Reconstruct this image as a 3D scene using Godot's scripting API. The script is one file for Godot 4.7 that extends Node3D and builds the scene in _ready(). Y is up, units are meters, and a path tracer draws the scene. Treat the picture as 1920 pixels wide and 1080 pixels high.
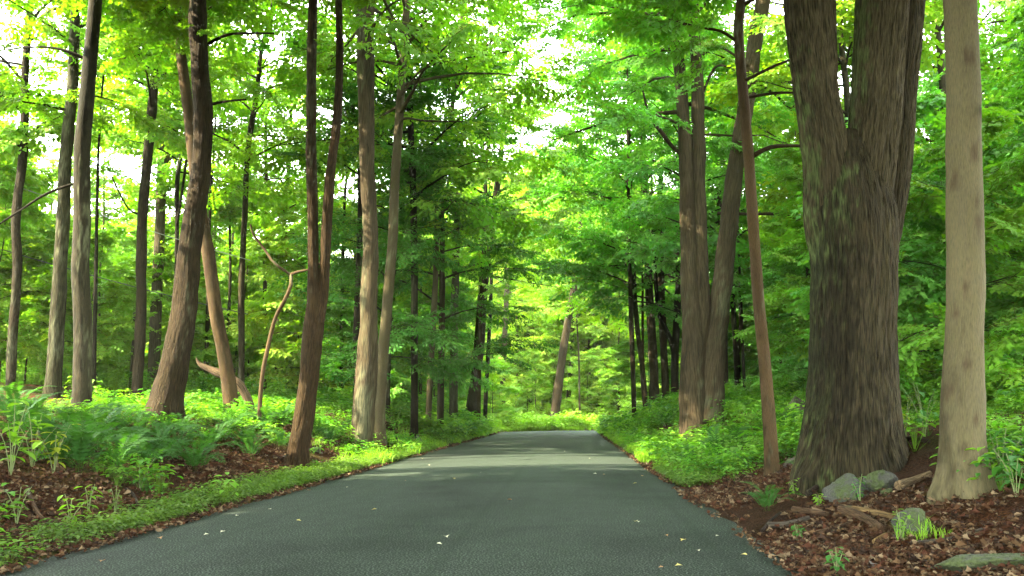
extends Node3D
# A sunken asphalt lane through a summer wood. Road runs towards -z, camera in the right lane. Units are metres.

const TREES = [
	{"name": "oak_tree", "label": "massive grey-brown trunk splitting into three stems above a mossy base on the right bank",
		"x": 3.82, "z": -12.2, "bark": "furrow", "col": "grey", "top": 22, "crown": [10, 5.5, 22, 0, 1], "flare": 0.42, "opt": "big",
		"stems": [[[0,-0.45,0.648],[0.04,0.42,0.610],[0.09,1,0.572],[0.14,1.81,0.541],[0.19,2.72,0.557],[0.21,3.64,0.572],[0.19,4.43,0.458],[0.2,4.83,0.267]],[[0.09,1.96,0.229],[0.01,2.72,0.305],[-0.08,3.49,0.328],[-0.15,4.44,0.305],[-0.21,5.32,0.282],[-0.22,6.14,0.320],[-0.27,6.9,0.328]],[[0.2,1.96,0.267],[0.27,2.64,0.328],[0.35,3.48,0.351],[0.48,4.42,0.320],[0.68,5.62,0.328],[0.81,6.86,0.343]],[[0.35,1.96,0.130],[0.56,2.87,0.175],[0.71,3.4,0.206],[0.89,4.42,0.236],[1.04,5.61,0.274],[1.18,6.85,0.297]]],
		"limbs": [], "twigs": []},
	{"name": "tan_trunk_tree", "label": "smooth tan trunk with knots and a raised root at the right edge",
		"x": 3.94, "z": -9.1, "bark": "smooth", "col": "tan", "top": 18, "crown": [8, 4.2, 18, 0, 1], "flare": 0.6, "opt": "root",
		"stems": [[[0,-0.45,0.239],[0.05,0.64,0.208],[0.14,1.46,0.188],[0.2,2.3,0.182],[0.27,3.45,0.176],[0.32,4.34,0.171],[0.36,5.26,0.162]]],
		"limbs": [], "twigs": [[0.38,4.02,0.2,1,0.28],[0.41,4.03,0.3,1,0.3],[0.58,4.1,0.3,1,0.32],[0.66,4.65,0.5,-1,0.35],[0.61,3.21,0.2,1,0.3]]},
	{"name": "slim_tree", "label": "slim brown trunk bending upward between the shaggy twin tree and the massive oak",
		"x": 3.33, "z": -14.6, "bark": "smooth", "col": "rust", "top": 15, "crown": [8, 3.0, 12, 0, 1], "flare": 0.2, "opt": "",
		"stems": [[[0,-0.45,0.123],[-0.03,0.76,0.109],[-0.06,1.64,0.100],[-0.14,2.99,0.096],[-0.18,4.38,0.091],[-0.2,5.52,0.091],[-0.23,6.5,0.091],[-0.27,7.69,0.087],[-0.2,8.29,0.082]]],
		"limbs": [[[-0.25,7.51,0.032],[-0.6,7.68,0.027],[-0.97,7.73,0.023],[-1.54,7.85,0.014]],[[-0.15,5.41,0.041],[0.15,5.5,0.036],[0.7,5.52,0.027]],[[-0.16,6.49,0.032],[0.28,6.53,0.027],[0.62,6.42,0.018]],[[-0.2,6.79,0.036],[0.21,6.94,0.027],[0.55,7.09,0.023]]], "twigs": [[-0.96,7.24,1,-1,0.8],[-1.18,6.83,1.2,-1,0.7],[-1.36,7.21,1.4,-1,0.9],[-1.62,6.94,1.3,-1,0.8],[-1.26,6.56,1.1,-1,0.6],[-1.77,7.45,1.2,-1,0.8],[-0.73,7.71,0.8,-1,0.7],[-1.47,7.58,1.3,-1,0.8],[-0.97,6.78,1,-1,0.6],[-0.58,7.18,0.6,-1,0.5]]},
	{"name": "shaggy_twin_tree", "label": "shaggy double trunk on the right bank, one stem straight and one leaning right",
		"x": 3.7, "z": -26, "bark": "shaggy", "col": "shag", "top": 24, "crown": [9, 5.0, 26, 0, 2], "flare": 0.3, "opt": "",
		"stems": [[[0,-0.45,0.422],[0,0.96,0.406],[0.01,2.23,0.357],[0,3.52,0.292],[-0.02,5.49,0.252],[-0,7.16,0.236],[-0.05,9.56,0.195],[-0.12,11.67,0.171],[-0.29,13.47,0.163]],[[0.18,1.6,0.081],[0.32,2.87,0.179],[0.34,4.5,0.195],[0.35,6.82,0.195],[0.38,8.86,0.195],[0.39,11.3,0.179],[0.35,13.26,0.163]],[[0.43,0.49,0.406],[0.52,1.28,0.374],[0.65,2.55,0.325],[0.87,4.17,0.292],[1.16,6.14,0.276],[1.46,8.16,0.252],[1.83,10.04,0.244],[2.21,12.13,0.228],[2.54,13.73,0.219]]],
		"limbs": [[[-0.09,8.67,0.081],[-0.41,8.95,0.073],[-0.76,9.32,0.065],[-1.16,9.9,0.049],[-1.35,10.64,0.033]],[[0.88,6.81,0.057],[1.76,6.72,0.049],[2.72,6.65,0.049],[3.35,6.36,0.041],[3.68,6.01,0.033]],[[0.46,10.42,0.049],[0.96,11.46,0.041],[1.58,11.27,0.033]],[[0.61,12,0.041],[1.15,12.16,0.041],[1.95,11.47,0.033]]], "twigs": []},
	{"name": "bend_tree", "label": "thin dark stem at the inner edge of the road bend, leftmost of the right-hand cluster",
		"x": 3.03, "z": -41, "bark": "furrow", "col": "brown", "top": 22, "crown": [6, 3.8, 18, 1, 2], "flare": 0.25, "opt": "",
		"stems": [[[0,-0.45,0.115],[-0.03,2.78,0.115],[-0.05,5.32,0.115],[-0.08,7.66,0.102],[-0.11,10.03,0.090]]],
		"limbs": [], "twigs": []},
	{"name": "bend_tree", "label": "narrow leaning brown trunk, second in the cluster beside the road bend",
		"x": 3.88, "z": -44, "bark": "furrow", "col": "grey", "top": 22, "crown": [6, 3.8, 18, 1, 2], "flare": 0.25, "opt": "",
		"stems": [[[0,-0.45,0.138],[-0.21,3.01,0.138],[-0.37,4.38,0.124],[-0.5,6.31,0.124],[-0.55,8.83,0.110]]],
		"limbs": [], "twigs": []},
	{"name": "bend_tree", "label": "very thin straight pole-like stem in front of the cluster beside the road bend",
		"x": 3.81, "z": -43, "bark": "furrow", "col": "rust", "top": 22, "crown": [6, 3.8, 18, 1, 2], "flare": 0.25, "opt": "",
		"stems": [[[0,-0.45,0.067],[-0.14,2.46,0.067],[-0.15,4.59,0.067],[-0.1,6.75,0.054]]],
		"limbs": [], "twigs": []},
	{"name": "bend_tree", "label": "thick straight brown trunk in the middle of the cluster beside the road bend",
		"x": 4.43, "z": -45, "bark": "furrow", "col": "shag", "top": 22, "crown": [6, 3.8, 18, 1, 2], "flare": 0.25, "opt": "",
		"stems": [[[0,-0.45,0.253],[-0.06,2.23,0.239],[-0.15,4.46,0.225],[-0.21,6.72,0.211],[-0.25,9.6,0.197]]],
		"limbs": [], "twigs": []},
	{"name": "bend_tree", "label": "grey lichened trunk right of the thick one in the cluster beside the road bend",
		"x": 4.98, "z": -45, "bark": "furrow", "col": "grey", "top": 22, "crown": [6, 3.8, 18, 1, 2], "flare": 0.25, "opt": "",
		"stems": [[[0,-0.45,0.211],[-0.05,2.28,0.197],[-0.09,4.23,0.197],[-0.11,6.49,0.183],[-0.09,9.66,0.169]]],
		"limbs": [], "twigs": []},
	{"name": "forked_tree", "label": "dark forked trunk with a crooked left arm just left of the shaggy twin trunks",
		"x": 5.18, "z": -43, "bark": "furrow", "col": "dark", "top": 17, "crown": [6, 3.8, 18, 1, 2], "flare": 0.25, "opt": "",
		"stems": [[[0,-0.45,0.228],[0.02,1.59,0.202],[0.08,2.92,0.188],[0.2,4.52,0.175],[0.37,6.68,0.161],[0.51,9.99,0.148]],[[0.07,2.6,0.148],[-0.12,3.45,0.134],[-0.39,4.12,0.121],[-0.67,4.8,0.107],[-0.79,6.15,0.107],[-0.84,8.62,0.094]]],
		"limbs": [], "twigs": []},
	{"name": "woodland_tree", "label": "brown trunk in the woods just right of the leaning shaggy stem",
		"x": 7.43, "z": -42, "bark": "furrow", "col": "brown", "top": 18, "crown": [8, 3.0, 12, 1, 2], "flare": 0.2, "opt": "",
		"stems": [[[0,-0.45,0.184],[0.07,3.23,0.171],[0.12,5.32,0.158],[0.13,7.71,0.144]]],
		"limbs": [], "twigs": []},
	{"name": "woodland_tree", "label": "dark trunk in the woods left of the slim bending tree",
		"x": 8.44, "z": -44, "bark": "furrow", "col": "dark", "top": 18, "crown": [8, 3.0, 12, 1, 2], "flare": 0.2, "opt": "",
		"stems": [[[0,-0.45,0.165],[0,2.99,0.151],[-0.05,4.35,0.138],[-0.01,7.12,0.138]]],
		"limbs": [], "twigs": []},
	{"name": "woodland_tree", "label": "thin dark stem beside the slim bending tree in the woods",
		"x": 8.41, "z": -42, "bark": "furrow", "col": "dark", "top": 18, "crown": [8, 3.0, 12, 1, 2], "flare": 0.2, "opt": "",
		"stems": [[[0,-0.45,0.079],[-0.03,3.1,0.079],[-0,5.19,0.066]]],
		"limbs": [], "twigs": []},
	{"name": "curved_tree", "label": "stout brown trunk curving up from the ferny bank on the left",
		"x": -8.22, "z": -16.8, "bark": "furrow", "col": "umber", "top": 19, "crown": [9, 3.6, 14, 0, 0], "flare": 0.5, "opt": "",
		"stems": [[[0,-0.45,0.399],[0.12,0.44,0.315],[0.24,1.08,0.278],[0.37,2.06,0.252],[0.44,3.16,0.226],[0.52,4.28,0.205],[0.55,5.42,0.194],[0.54,6.58,0.184],[0.46,7.77,0.179],[0.3,8.99,0.168]]],
		"limbs": [[[0.52,8.03,0.042],[1.04,8.16,0.032],[1.62,8.12,0.026],[2.15,8.03,0.021]],[[0.6,6.7,0.037],[1.11,6.69,0.026],[1.63,6.6,0.021]]], "twigs": [[0.54,8.12,0.4,1,0.35],[0.46,8.3,0.4,-1,0.4],[0.61,8.04,0.4,1,0.3]]},
	{"name": "crossing_tree", "label": "leaning reddish trunk crossing behind the stout curved one",
		"x": -8.35, "z": -21, "bark": "smooth", "col": "rust", "top": 19, "crown": [10, 3.0, 12, 0, 0], "flare": 0.3, "opt": "",
		"stems": [[[0,-0.45,0.197],[-0.13,0.55,0.184],[-0.35,1.62,0.171],[-0.56,2.57,0.164],[-0.86,4.09,0.158],[-1.24,5.93,0.151],[-1.57,7.67,0.144],[-1.88,9.45,0.131],[-2.15,11.12,0.118]]],
		"limbs": [], "twigs": []},
	{"name": "dark_trunk_tree", "label": "dark mottled straight trunk on the far left bank",
		"x": -9.66, "z": -16.5, "bark": "smooth", "col": "mottle", "top": 18, "crown": [9, 3.4, 12, 0, 0], "flare": 0.25, "opt": "",
		"stems": [[[0,-0.45,0.196],[-0.05,0.76,0.175],[-0.13,1.83,0.170],[-0.23,2.92,0.170],[-0.28,4.03,0.160],[-0.34,5.39,0.155],[-0.37,6.91,0.144],[-0.38,8.7,0.134]]],
		"limbs": [[[-0.37,7.38,0.036],[-0.86,7.57,0.031],[-1.45,7.65,0.026],[-2.27,7.55,0.015]],[[-0.32,4.82,0.031],[-0.96,4.49,0.026],[-1.5,4.11,0.021],[-2.04,3.66,0.015]]], "twigs": [[-0.68,7.28,1.5,-1,0.9],[-0.95,6.64,1.5,-1,0.9],[-1.14,7.52,1.5,-1,1],[-0.72,7.86,1,-1,0.8],[-0.69,6.09,1.5,-1,0.8],[-1.03,5.78,1.5,-1,0.8]]},
	{"name": "left_edge_tree", "label": "slender trunk nearest the left edge of the picture",
		"x": -16.25, "z": -24, "bark": "furrow", "col": "brown", "top": 17, "crown": [7, 3.0, 14, 0, 0], "flare": 0.2, "opt": "",
		"stems": [[[0,-0.45,0.128],[-0.07,1.43,0.128],[-0.13,3.66,0.120],[-0.26,5.28,0.120],[-0.3,7.44,0.113],[-0.37,9.83,0.105],[-0.42,12.11,0.090]]],
		"limbs": [], "twigs": []},
	{"name": "mossy_trunk_tree", "label": "olive-grey trunk between the left edge tree and the dark mottled trunk",
		"x": -14.36, "z": -23, "bark": "furrow", "col": "olive", "top": 18, "crown": [8, 3.2, 14, 0, 0], "flare": 0.25, "opt": "",
		"stems": [[[0,-0.45,0.216],[-0.02,0.96,0.201],[-0.05,2.92,0.187],[-0.1,4.92,0.172],[-0.07,6.82,0.158],[-0.09,8.92,0.144],[-0.11,11.07,0.122]]],
		"limbs": [], "twigs": []},
	{"name": "forked_top_tree", "label": "grey trunk forking near the top, left of the stout curved tree",
		"x": -14.03, "z": -27, "bark": "furrow", "col": "brown", "top": 18, "crown": [9, 3.0, 12, 0, 0], "flare": 0.2, "opt": "",
		"stems": [[[0,-0.45,0.169],[-0.04,2.63,0.160],[-0.1,4.4,0.152],[-0.13,6.21,0.152],[-0.13,8.8,0.152],[-0.08,11.27,0.135],[-0.04,12.82,0.118],[-0.36,14.2,0.068]],[[-0.05,12.62,0.076],[0.1,13.4,0.068],[0.2,14.19,0.059]]],
		"limbs": [[[-0.3,11.28,0.051],[-0.66,12.06,0.042],[-1.13,12.85,0.034],[-1.54,13.85,0.025]],[[-0.1,6.12,0.042],[-0.6,6.31,0.034],[-1.02,7.15,0.025],[-1.31,7.75,0.017]]], "twigs": []},
	{"name": "pale_trunk_tree", "label": "pale bare trunk with peeling bark behind the stout curved tree",
		"x": -17.96, "z": -36, "bark": "shaggy", "col": "pale", "top": 17, "crown": [10, 2.6, 8, 1, 0], "flare": 0.2, "opt": "",
		"stems": [[[0,-0.45,0.247],[-0.09,4.12,0.236],[-0.17,6.99,0.225],[-0.2,9.42,0.214],[-0.16,12.41,0.180],[-0.09,15.46,0.158],[-0.09,18.06,0.135]],[[-0.17,9.3,0.113],[0.09,10.65,0.101],[0.3,12.15,0.090],[0.38,13.4,0.079]]],
		"limbs": [], "twigs": []},
	{"name": "thin_tree", "label": "thin grey tree with forking top in the open left gap",
		"x": -12.04, "z": -31, "bark": "furrow", "col": "grey", "top": 17, "crown": [9, 2.6, 12, 1, 0], "flare": 0.2, "opt": "",
		"stems": [[[0,-0.45,0.116],[-0.15,2.85,0.116],[-0.22,4.87,0.116],[-0.23,7.33,0.107],[-0.18,9.86,0.107],[-0.02,12,0.097],[0.15,13.96,0.087],[0.37,15.28,0.068],[0.52,16.4,0.058]],[[0.1,14.07,0.058],[-0.19,14.86,0.048],[-0.62,15.65,0.039]]],
		"limbs": [[[0.04,12.43,0.039],[0.34,13.52,0.029],[0.85,13.98,0.019]]], "twigs": []},
	{"name": "twisted_sapling", "label": "thin orange-brown sapling twisting upward beside the broken branch",
		"x": -7.35, "z": -20, "bark": "smooth", "col": "orange", "top": 0, "crown": [0, 0, 0, 0, 0], "flare": 0.15, "opt": "",
		"stems": [[[0,-0.45,0.056],[0.01,1.14,0.050],[0.11,1.9,0.050],[0.27,2.67,0.044],[0.52,3.12,0.044],[0.65,3.51,0.044],[0.57,3.81,0.037]],[[0.57,3.78,0.037],[0.22,4.04,0.031],[-0.06,4.37,0.031],[-0.35,4.77,0.025],[-0.42,5.01,0.019]],[[0.57,3.78,0.037],[0.82,3.83,0.031],[1.08,3.86,0.025],[1.47,4.09,0.019]]],
		"limbs": [], "twigs": []},
	{"name": "forked_roadside_tree", "label": "reddish trunk with split bark at the left road edge, forking into two tall stems",
		"x": -5.54, "z": -17.2, "bark": "furrow", "col": "red", "top": 19, "crown": [10, 3.2, 14, 0, 0], "flare": 0.3, "opt": "",
		"stems": [[[0,-0.45,0.236],[0.06,0.41,0.204],[0.16,1.16,0.193],[0.24,2.02,0.193],[0.3,2.9,0.193],[0.28,3.56,0.129],[0.2,4.69,0.107],[0.1,6.42,0.102],[0.02,8.21,0.097],[0.01,10.04,0.097]],[[0.38,2.9,0.140],[0.45,3.68,0.107],[0.48,4.8,0.102],[0.56,5.95,0.091],[0.63,7.35,0.081],[0.63,8.79,0.070],[0.61,10.02,0.064]]],
		"limbs": [], "twigs": [[0.17,8.94,0.3,1,0.35],[0.14,6.91,0.3,-1,0.3],[0.79,9.09,0.4,1,0.3]]},
	{"name": "shaggy_tree", "label": "shaggy grey-brown trunk with peeling patches at the left road edge",
		"x": -5.86, "z": -24, "bark": "shaggy", "col": "shag", "top": 21, "crown": [12, 4.0, 16, 1, 0], "flare": 0.25, "opt": "",
		"stems": [[[0,-0.45,0.255],[0.03,0.56,0.285],[0.09,1.75,0.315],[0.12,2.96,0.270],[0.13,4.19,0.240],[0.1,6.07,0.217],[-0,7.83,0.210],[-0.11,9.63,0.225],[-0.18,11.63,0.255],[-0.24,13.34,0.270]]],
		"limbs": [], "twigs": []},
	{"name": "smooth_grey_tree", "label": "smooth grey trunk rising close beside the shaggy roadside trunk",
		"x": -5.92, "z": -26, "bark": "smooth", "col": "grey", "top": 19, "crown": [10, 3.4, 14, 1, 0], "flare": 0.5, "opt": "",
		"stems": [[[0,-0.45,0.292],[0.09,1.24,0.211],[0.16,2.54,0.179],[0.28,4.2,0.163],[0.39,6.22,0.154],[0.43,8.12,0.146],[0.53,10.23,0.138],[0.64,12.58,0.122],[0.74,14.23,0.106]]],
		"limbs": [[[0.47,9.53,0.049],[0.69,10.09,0.041],[1.43,10.07,0.033],[2.63,9.97,0.024]],[[0.55,10.77,0.041],[1.23,11.74,0.041],[2.27,12.02,0.033],[4.17,12.18,0.024]]], "twigs": []},
	{"name": "ivy_trunk_tree", "label": "blackish vine-wrapped trunk behind the shaggy roadside trunk",
		"x": -7.55, "z": -30, "bark": "furrow", "col": "dark", "top": 16, "crown": [7, 2.5, 10, 0, 3], "flare": 0.2, "opt": "",
		"stems": [[[0,-0.45,0.122],[-0.01,1.39,0.122],[-0.05,2.91,0.122],[-0.06,4.45,0.113],[-0.03,6.41,0.103]]],
		"limbs": [], "twigs": []},
	{"name": "verge_tree", "label": "short dark trunk under the drooping beech boughs",
		"x": -6.6, "z": -31, "bark": "furrow", "col": "dark", "top": 12, "crown": [1.2, 2.3, 22, 2, 3], "flare": 0.25, "opt": "",
		"stems": [[[0,-0.45,0.087],[-0.03,1.68,0.087],[-0.03,3.64,0.087],[-0,6.05,0.077]]],
		"limbs": [], "twigs": []},
	{"name": "verge_tree", "label": "pale mottled trunk half hidden by the drooping beech boughs",
		"x": -5.5, "z": -33, "bark": "smooth", "col": "grey", "top": 18, "crown": [7, 4.0, 18, 1, 5], "flare": 0.25, "opt": "",
		"stems": [[[0,-0.45,0.113],[0.08,2.03,0.124],[0.18,4.11,0.124],[0.24,6.22,0.113],[0.29,8.81,0.113],[0.33,10.34,0.113],[0.64,11.67,0.103],[0.88,13.68,0.103],[1.08,15.74,0.093],[1.24,17.83,0.083]],[[0.31,10.23,0.093],[0.07,11.9,0.072],[-0.08,13.26,0.062]]],
		"limbs": [], "twigs": []},
	{"name": "verge_tree", "label": "dark straight trunk at the verge beneath the beech boughs",
		"x": -5.15, "z": -34, "bark": "furrow", "col": "brown", "top": 15, "crown": [2.6, 2.6, 18, 2, 3], "flare": 0.25, "opt": "",
		"stems": [[[0,-0.45,0.149],[0.01,1.82,0.138],[0.02,3.95,0.128],[0.04,6.12,0.117]]],
		"limbs": [], "twigs": []},
	{"name": "verge_tree", "label": "thick brown trunk in the shade behind the beech boughs",
		"x": -5.99, "z": -44, "bark": "furrow", "col": "brown", "top": 18, "crown": [9, 3.0, 12, 1, 0], "flare": 0.25, "opt": "",
		"stems": [[[0,-0.45,0.234],[0.01,2.64,0.220],[0.01,5.41,0.206],[0.04,8.23,0.193],[0.12,11.11,0.165],[0.27,14.03,0.151]]],
		"limbs": [], "twigs": []},
	{"name": "verge_tree", "label": "tall dark stem beside the smooth grey roadside tree",
		"x": -5.44, "z": -30, "bark": "furrow", "col": "dark", "top": 18, "crown": [8, 3.0, 12, 1, 0], "flare": 0.25, "opt": "",
		"stems": [[[0,-0.45,0.131],[-0.07,4.25,0.131],[-0.13,6.58,0.122],[-0.21,9.15,0.122],[-0.36,12.2,0.113],[-0.51,14.92,0.094]]],
		"limbs": [], "twigs": []},
	{"name": "verge_tree", "label": "slender reddish stem rising in front of the verge trees near the bend",
		"x": -5.01, "z": -47, "bark": "furrow", "col": "red", "top": 17, "crown": [9, 2.4, 10, 1, 0], "flare": 0.25, "opt": "",
		"stems": [[[0,-0.45,0.117],[0.04,4.5,0.117],[0.2,8.68,0.117],[0.3,12.35,0.103],[0.41,15.47,0.088],[0.64,18.48,0.073]]],
		"limbs": [], "twigs": []},
	{"name": "verge_edge_tree", "label": "grey-brown double trunk at the asphalt edge near the end of the left verge",
		"x": -5.73, "z": -50, "bark": "furrow", "col": "brown", "top": 24, "crown": [8, 4.4, 24, 1, 0], "flare": 0.25, "opt": "",
		"stems": [[[0,-0.45,0.266],[0.11,1.38,0.266],[0.32,3.55,0.266],[0.47,5.11,0.266],[0.65,7.65,0.234],[0.98,10.87,0.219],[1.33,13.49,0.203],[1.65,15.8,0.172]],[[-0.35,0.3,0.156],[-0.14,1.69,0.141],[0.13,3.55,0.125]]],
		"limbs": [], "twigs": []},
	{"name": "black_trunk_tree", "label": "black pole-straight trunk standing alone at the road's far left corner",
		"x": -5.48, "z": -55, "bark": "smooth", "col": "black", "top": 14, "crown": [8, 2.0, 8, 1, 0], "flare": 0.1, "opt": "",
		"stems": [[[0,-0.45,0.155],[0.09,2.33,0.138],[0.22,5.06,0.138],[0.35,7.84,0.120],[0.41,9.95,0.120]]],
		"limbs": [], "twigs": []},
	{"name": "leaning_tree", "label": "leaning dark trunk in the bright grass straight beyond the end of the road",
		"x": -1.35, "z": -68, "bark": "furrow", "col": "brown", "top": 22, "crown": [12.5, 4.0, 20, 1, 4], "flare": 0.25, "opt": "",
		"stems": [[[0,-0.45,0.404],[0.35,2.2,0.361],[0.71,4.92,0.319],[1.2,7.9,0.297],[1.61,10.04,0.276],[2.06,12.64,0.255],[2.31,15.27,0.234]],[[1.56,9.83,0.149],[2.04,10.21,0.128],[2.43,10.68,0.085]]],
		"limbs": [[[1.7,10.39,0.085],[1.16,11.78,0.064],[0.87,13.53,0.064]]], "twigs": []},
	{"name": "distant_tree", "label": "pale sunlit trunk beyond the road's left corner",
		"x": -5.75, "z": -72, "bark": "furrow", "col": "pale", "top": 20, "crown": [8, 3.5, 14, 1, 4], "flare": 0.2, "opt": "",
		"stems": [[[0,-0.45,0.270],[0.13,3.7,0.247],[0.31,7.31,0.225],[0.53,12.81,0.203]]],
		"limbs": [], "twigs": []},
	{"name": "distant_tree", "label": "brown trunk right behind the leaning tree in the bright clearing",
		"x": -0.3, "z": -80, "bark": "furrow", "col": "brown", "top": 20, "crown": [8, 3.5, 14, 1, 4], "flare": 0.2, "opt": "",
		"stems": [[[0,-0.45,0.225],[0.39,4.13,0.200],[0.63,8.13,0.175]]],
		"limbs": [], "twigs": []},
	{"name": "distant_tree", "label": "thin brown trunk far behind the leaning tree",
		"x": -2.88, "z": -90, "bark": "furrow", "col": "brown", "top": 20, "crown": [8, 3.5, 14, 1, 4], "flare": 0.2, "opt": "",
		"stems": [[[0,-0.45,0.169],[0.09,7.47,0.169],[0.11,13.16,0.169]]],
		"limbs": [], "twigs": []},
	{"name": "distant_tree", "label": "pale reddish trunk far off between the leaning tree and the right cluster",
		"x": 3.32, "z": -88, "bark": "furrow", "col": "pale", "top": 20, "crown": [8, 3.5, 14, 1, 4], "flare": 0.2, "opt": "",
		"stems": [[[0,-0.45,0.165],[0.08,7.27,0.165],[0.15,11.69,0.138]]],
		"limbs": [], "twigs": []},
	{"name": "distant_tree", "label": "thin grey trunk far off to the left of the leaning tree",
		"x": -5.46, "z": -92, "bark": "furrow", "col": "grey", "top": 20, "crown": [8, 3.5, 14, 1, 4], "flare": 0.2, "opt": "",
		"stems": [[[0,-0.45,0.144],[0.06,7.07,0.144],[0.19,12.3,0.144]]],
		"limbs": [], "twigs": []},
	{"name": "slender_tree", "label": "thin straight trunk just right of the thin forking tree in the left gap",
		"x": -14.44, "z": -40, "bark": "furrow", "col": "brown", "top": 16, "crown": [8, 2.4, 10, 1, 0], "flare": 0.2, "opt": "",
		"stems": [[[0,-0.45,0.100],[-0.22,5.02,0.100],[-0.38,9.25,0.100],[-0.51,13.05,0.087]]],
		"limbs": [], "twigs": []},
	{"name": "slender_tree", "label": "slender grey trunk leaning right in the left gap near the forked roadside tree",
		"x": -14.62, "z": -42, "bark": "furrow", "col": "grey", "top": 16, "crown": [8, 2.4, 10, 1, 0], "flare": 0.2, "opt": "",
		"stems": [[[0,-0.45,0.118],[-0,5.27,0.105],[0.04,9.7,0.105],[0.18,12.53,0.092],[0.24,16.29,0.079]]],
		"limbs": [], "twigs": []},
	{"name": "slender_tree", "label": "dark thin sapling trunk between the dark mottled trunk and the grey forked one",
		"x": -14.29, "z": -25, "bark": "furrow", "col": "dark", "top": 16, "crown": [8, 2.4, 10, 1, 0], "flare": 0.2, "opt": "",
		"stems": [[[0,-0.45,0.055],[-0.12,2.38,0.055],[-0.22,4.03,0.047],[-0.27,5.38,0.039]]],
		"limbs": [], "twigs": []},
	{"name": "slender_tree", "label": "crooked dark double stem behind the stout curved tree",
		"x": -14.11, "z": -30, "bark": "furrow", "col": "dark", "top": 16, "crown": [8, 2.4, 10, 1, 0], "flare": 0.2, "opt": "",
		"stems": [[[0,-0.45,0.084],[-0.17,3.72,0.084],[-0.36,6.31,0.075],[-0.36,8.34,0.075],[-0.27,9.99,0.066]],[[-0.35,6.51,0.056],[-0.17,7.93,0.047],[-0.12,9.16,0.047]]],
		"limbs": [], "twigs": []},
	{"name": "slender_tree", "label": "faint brown trunk between the crossing tree and the thin forking tree",
		"x": -16.56, "z": -38, "bark": "furrow", "col": "brown", "top": 16, "crown": [8, 2.4, 10, 1, 0], "flare": 0.2, "opt": "",
		"stems": [[[0,-0.45,0.107],[-0.03,3.04,0.095],[-0.06,4.53,0.095]]],
		"limbs": [], "twigs": []},
	{"name": "slender_tree", "label": "thin trunk at the verge right of the forked roadside tree",
		"x": -9.7, "z": -36, "bark": "furrow", "col": "dark", "top": 16, "crown": [8, 2.4, 10, 1, 0], "flare": 0.2, "opt": "",
		"stems": [[[0,-0.45,0.090],[-0.07,3.01,0.090],[-0.13,5.79,0.079],[-0.12,8.63,0.068]]],
		"limbs": [], "twigs": []},
]

const ROCKS = [  # x, z, width, height, depth share, moss, tone, label
	[8.13, -39.91, 0.85, 1.10, 0.5, 0, "dark", "dark upright stone standing on the bank behind the slim bending tree"],
	[5.72, -22.37, 0.64, 0.78, 0.8, 0.1, "brown", "tall brown boulder beside the massive oak's left flank"],
	[9.54, -39.20, 0.83, 0.64, 0.8, 0.1, "grey", "small grey boulder behind the tall brown one"],
	[7.63, -19.80, 0.77, 0.30, 0.9, 0.2, "grey", "flat pale stone on the slope behind the massive oak"],
	[3.33, -17.16, 0.67, 0.36, 0.8, 0.9, "grey", "moss-covered rounded rock left of the slim bending tree"],
	[3.69, -14.92, 0.32, 0.22, 0.8, 0.05, "brown", "brown stone between the slim tree and the oak"],
	[3.29, -10.70, 0.64, 0.41, 0.8, 0.35, "grey", "long tilted grey slab leaning at the foot of the massive oak"],
	[3.66, -10.67, 0.37, 0.28, 0.8, 0.4, "grey", "squat grey rock right of the tilted slab at the oak"],
	[3.59, -10.12, 0.16, 0.11, 0.8, 0.95, "grey", "small bright mossy stone among the brown leaves"],
	[3.04, -8.02, 0.33, 0.29, 0.8, 0.4, "grey", "grassy rounded rock at the foot of the tan trunk"],
	[2.91, -6.54, 0.78, 0.19, 0.5, 0.5, "grey", "long low mossy slab lying in the bottom right corner"],
	[2.35, -7.14, 0.12, 0.06, 0.8, 0, "pale", "small flat pale stone on the dirt near the road edge"],
	[4.90, -10.49, 0.24, 0.21, 0.8, 0.1, "brown", "brown stone just right of the tan trunk"],
	[4.95, -10.10, 0.38, 0.39, 0.8, 0.15, "dark", "dark boulder at the right picture edge"],
	[2.89, -7.97, 0.15, 0.10, 0.8, 0.1, "brown", "low brown stone beside the grassy rock"],
	[2.58, -8.94, 0.11, 0.08, 0.8, 0.0, "brown", "half-buried stone near the crossed sticks"],
	[-5.57, -27.90, 0.52, 0.35, 0.8, 0.3, "grey", "mossy grey stone at the left verge, first of a low row"],
	[-5.41, -29.95, 0.45, 0.30, 0.8, 0.1, "dark", "dark flat stone second in the low row along the left verge"],
	[-5.36, -32.10, 0.40, 0.26, 0.8, 0.1, "grey", "small grey stone third in the low row along the left verge"],
	[-5.06, -20.07, 0.33, 0.18, 0.8, 0.1, "brown", "brown stone at the foot of the shaggy roadside trunk"],
	[-5.28, -22.40, 0.36, 0.22, 0.8, 0.3, "grey", "rounded stone between the shaggy trunk and the asphalt"],
	[-6.17, -20.60, 0.33, 0.18, 0.8, 0.2, "grey", "grey stone on the bank behind the forked roadside tree"],
	[-5.99, -18.10, 0.27, 0.14, 0.8, 0.2, "brown", "low stone left of the forked roadside tree's foot"],
	[-5.52, -25.08, 0.31, 0.19, 0.8, 0.2, "dark", "small stone under the smooth grey trunk"],
	[3.20, -23.94, 0.45, 0.45, 0.7, 0.1, "dark", "dark broken stone under the roots of the shaggy double trunk"],
]
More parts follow.
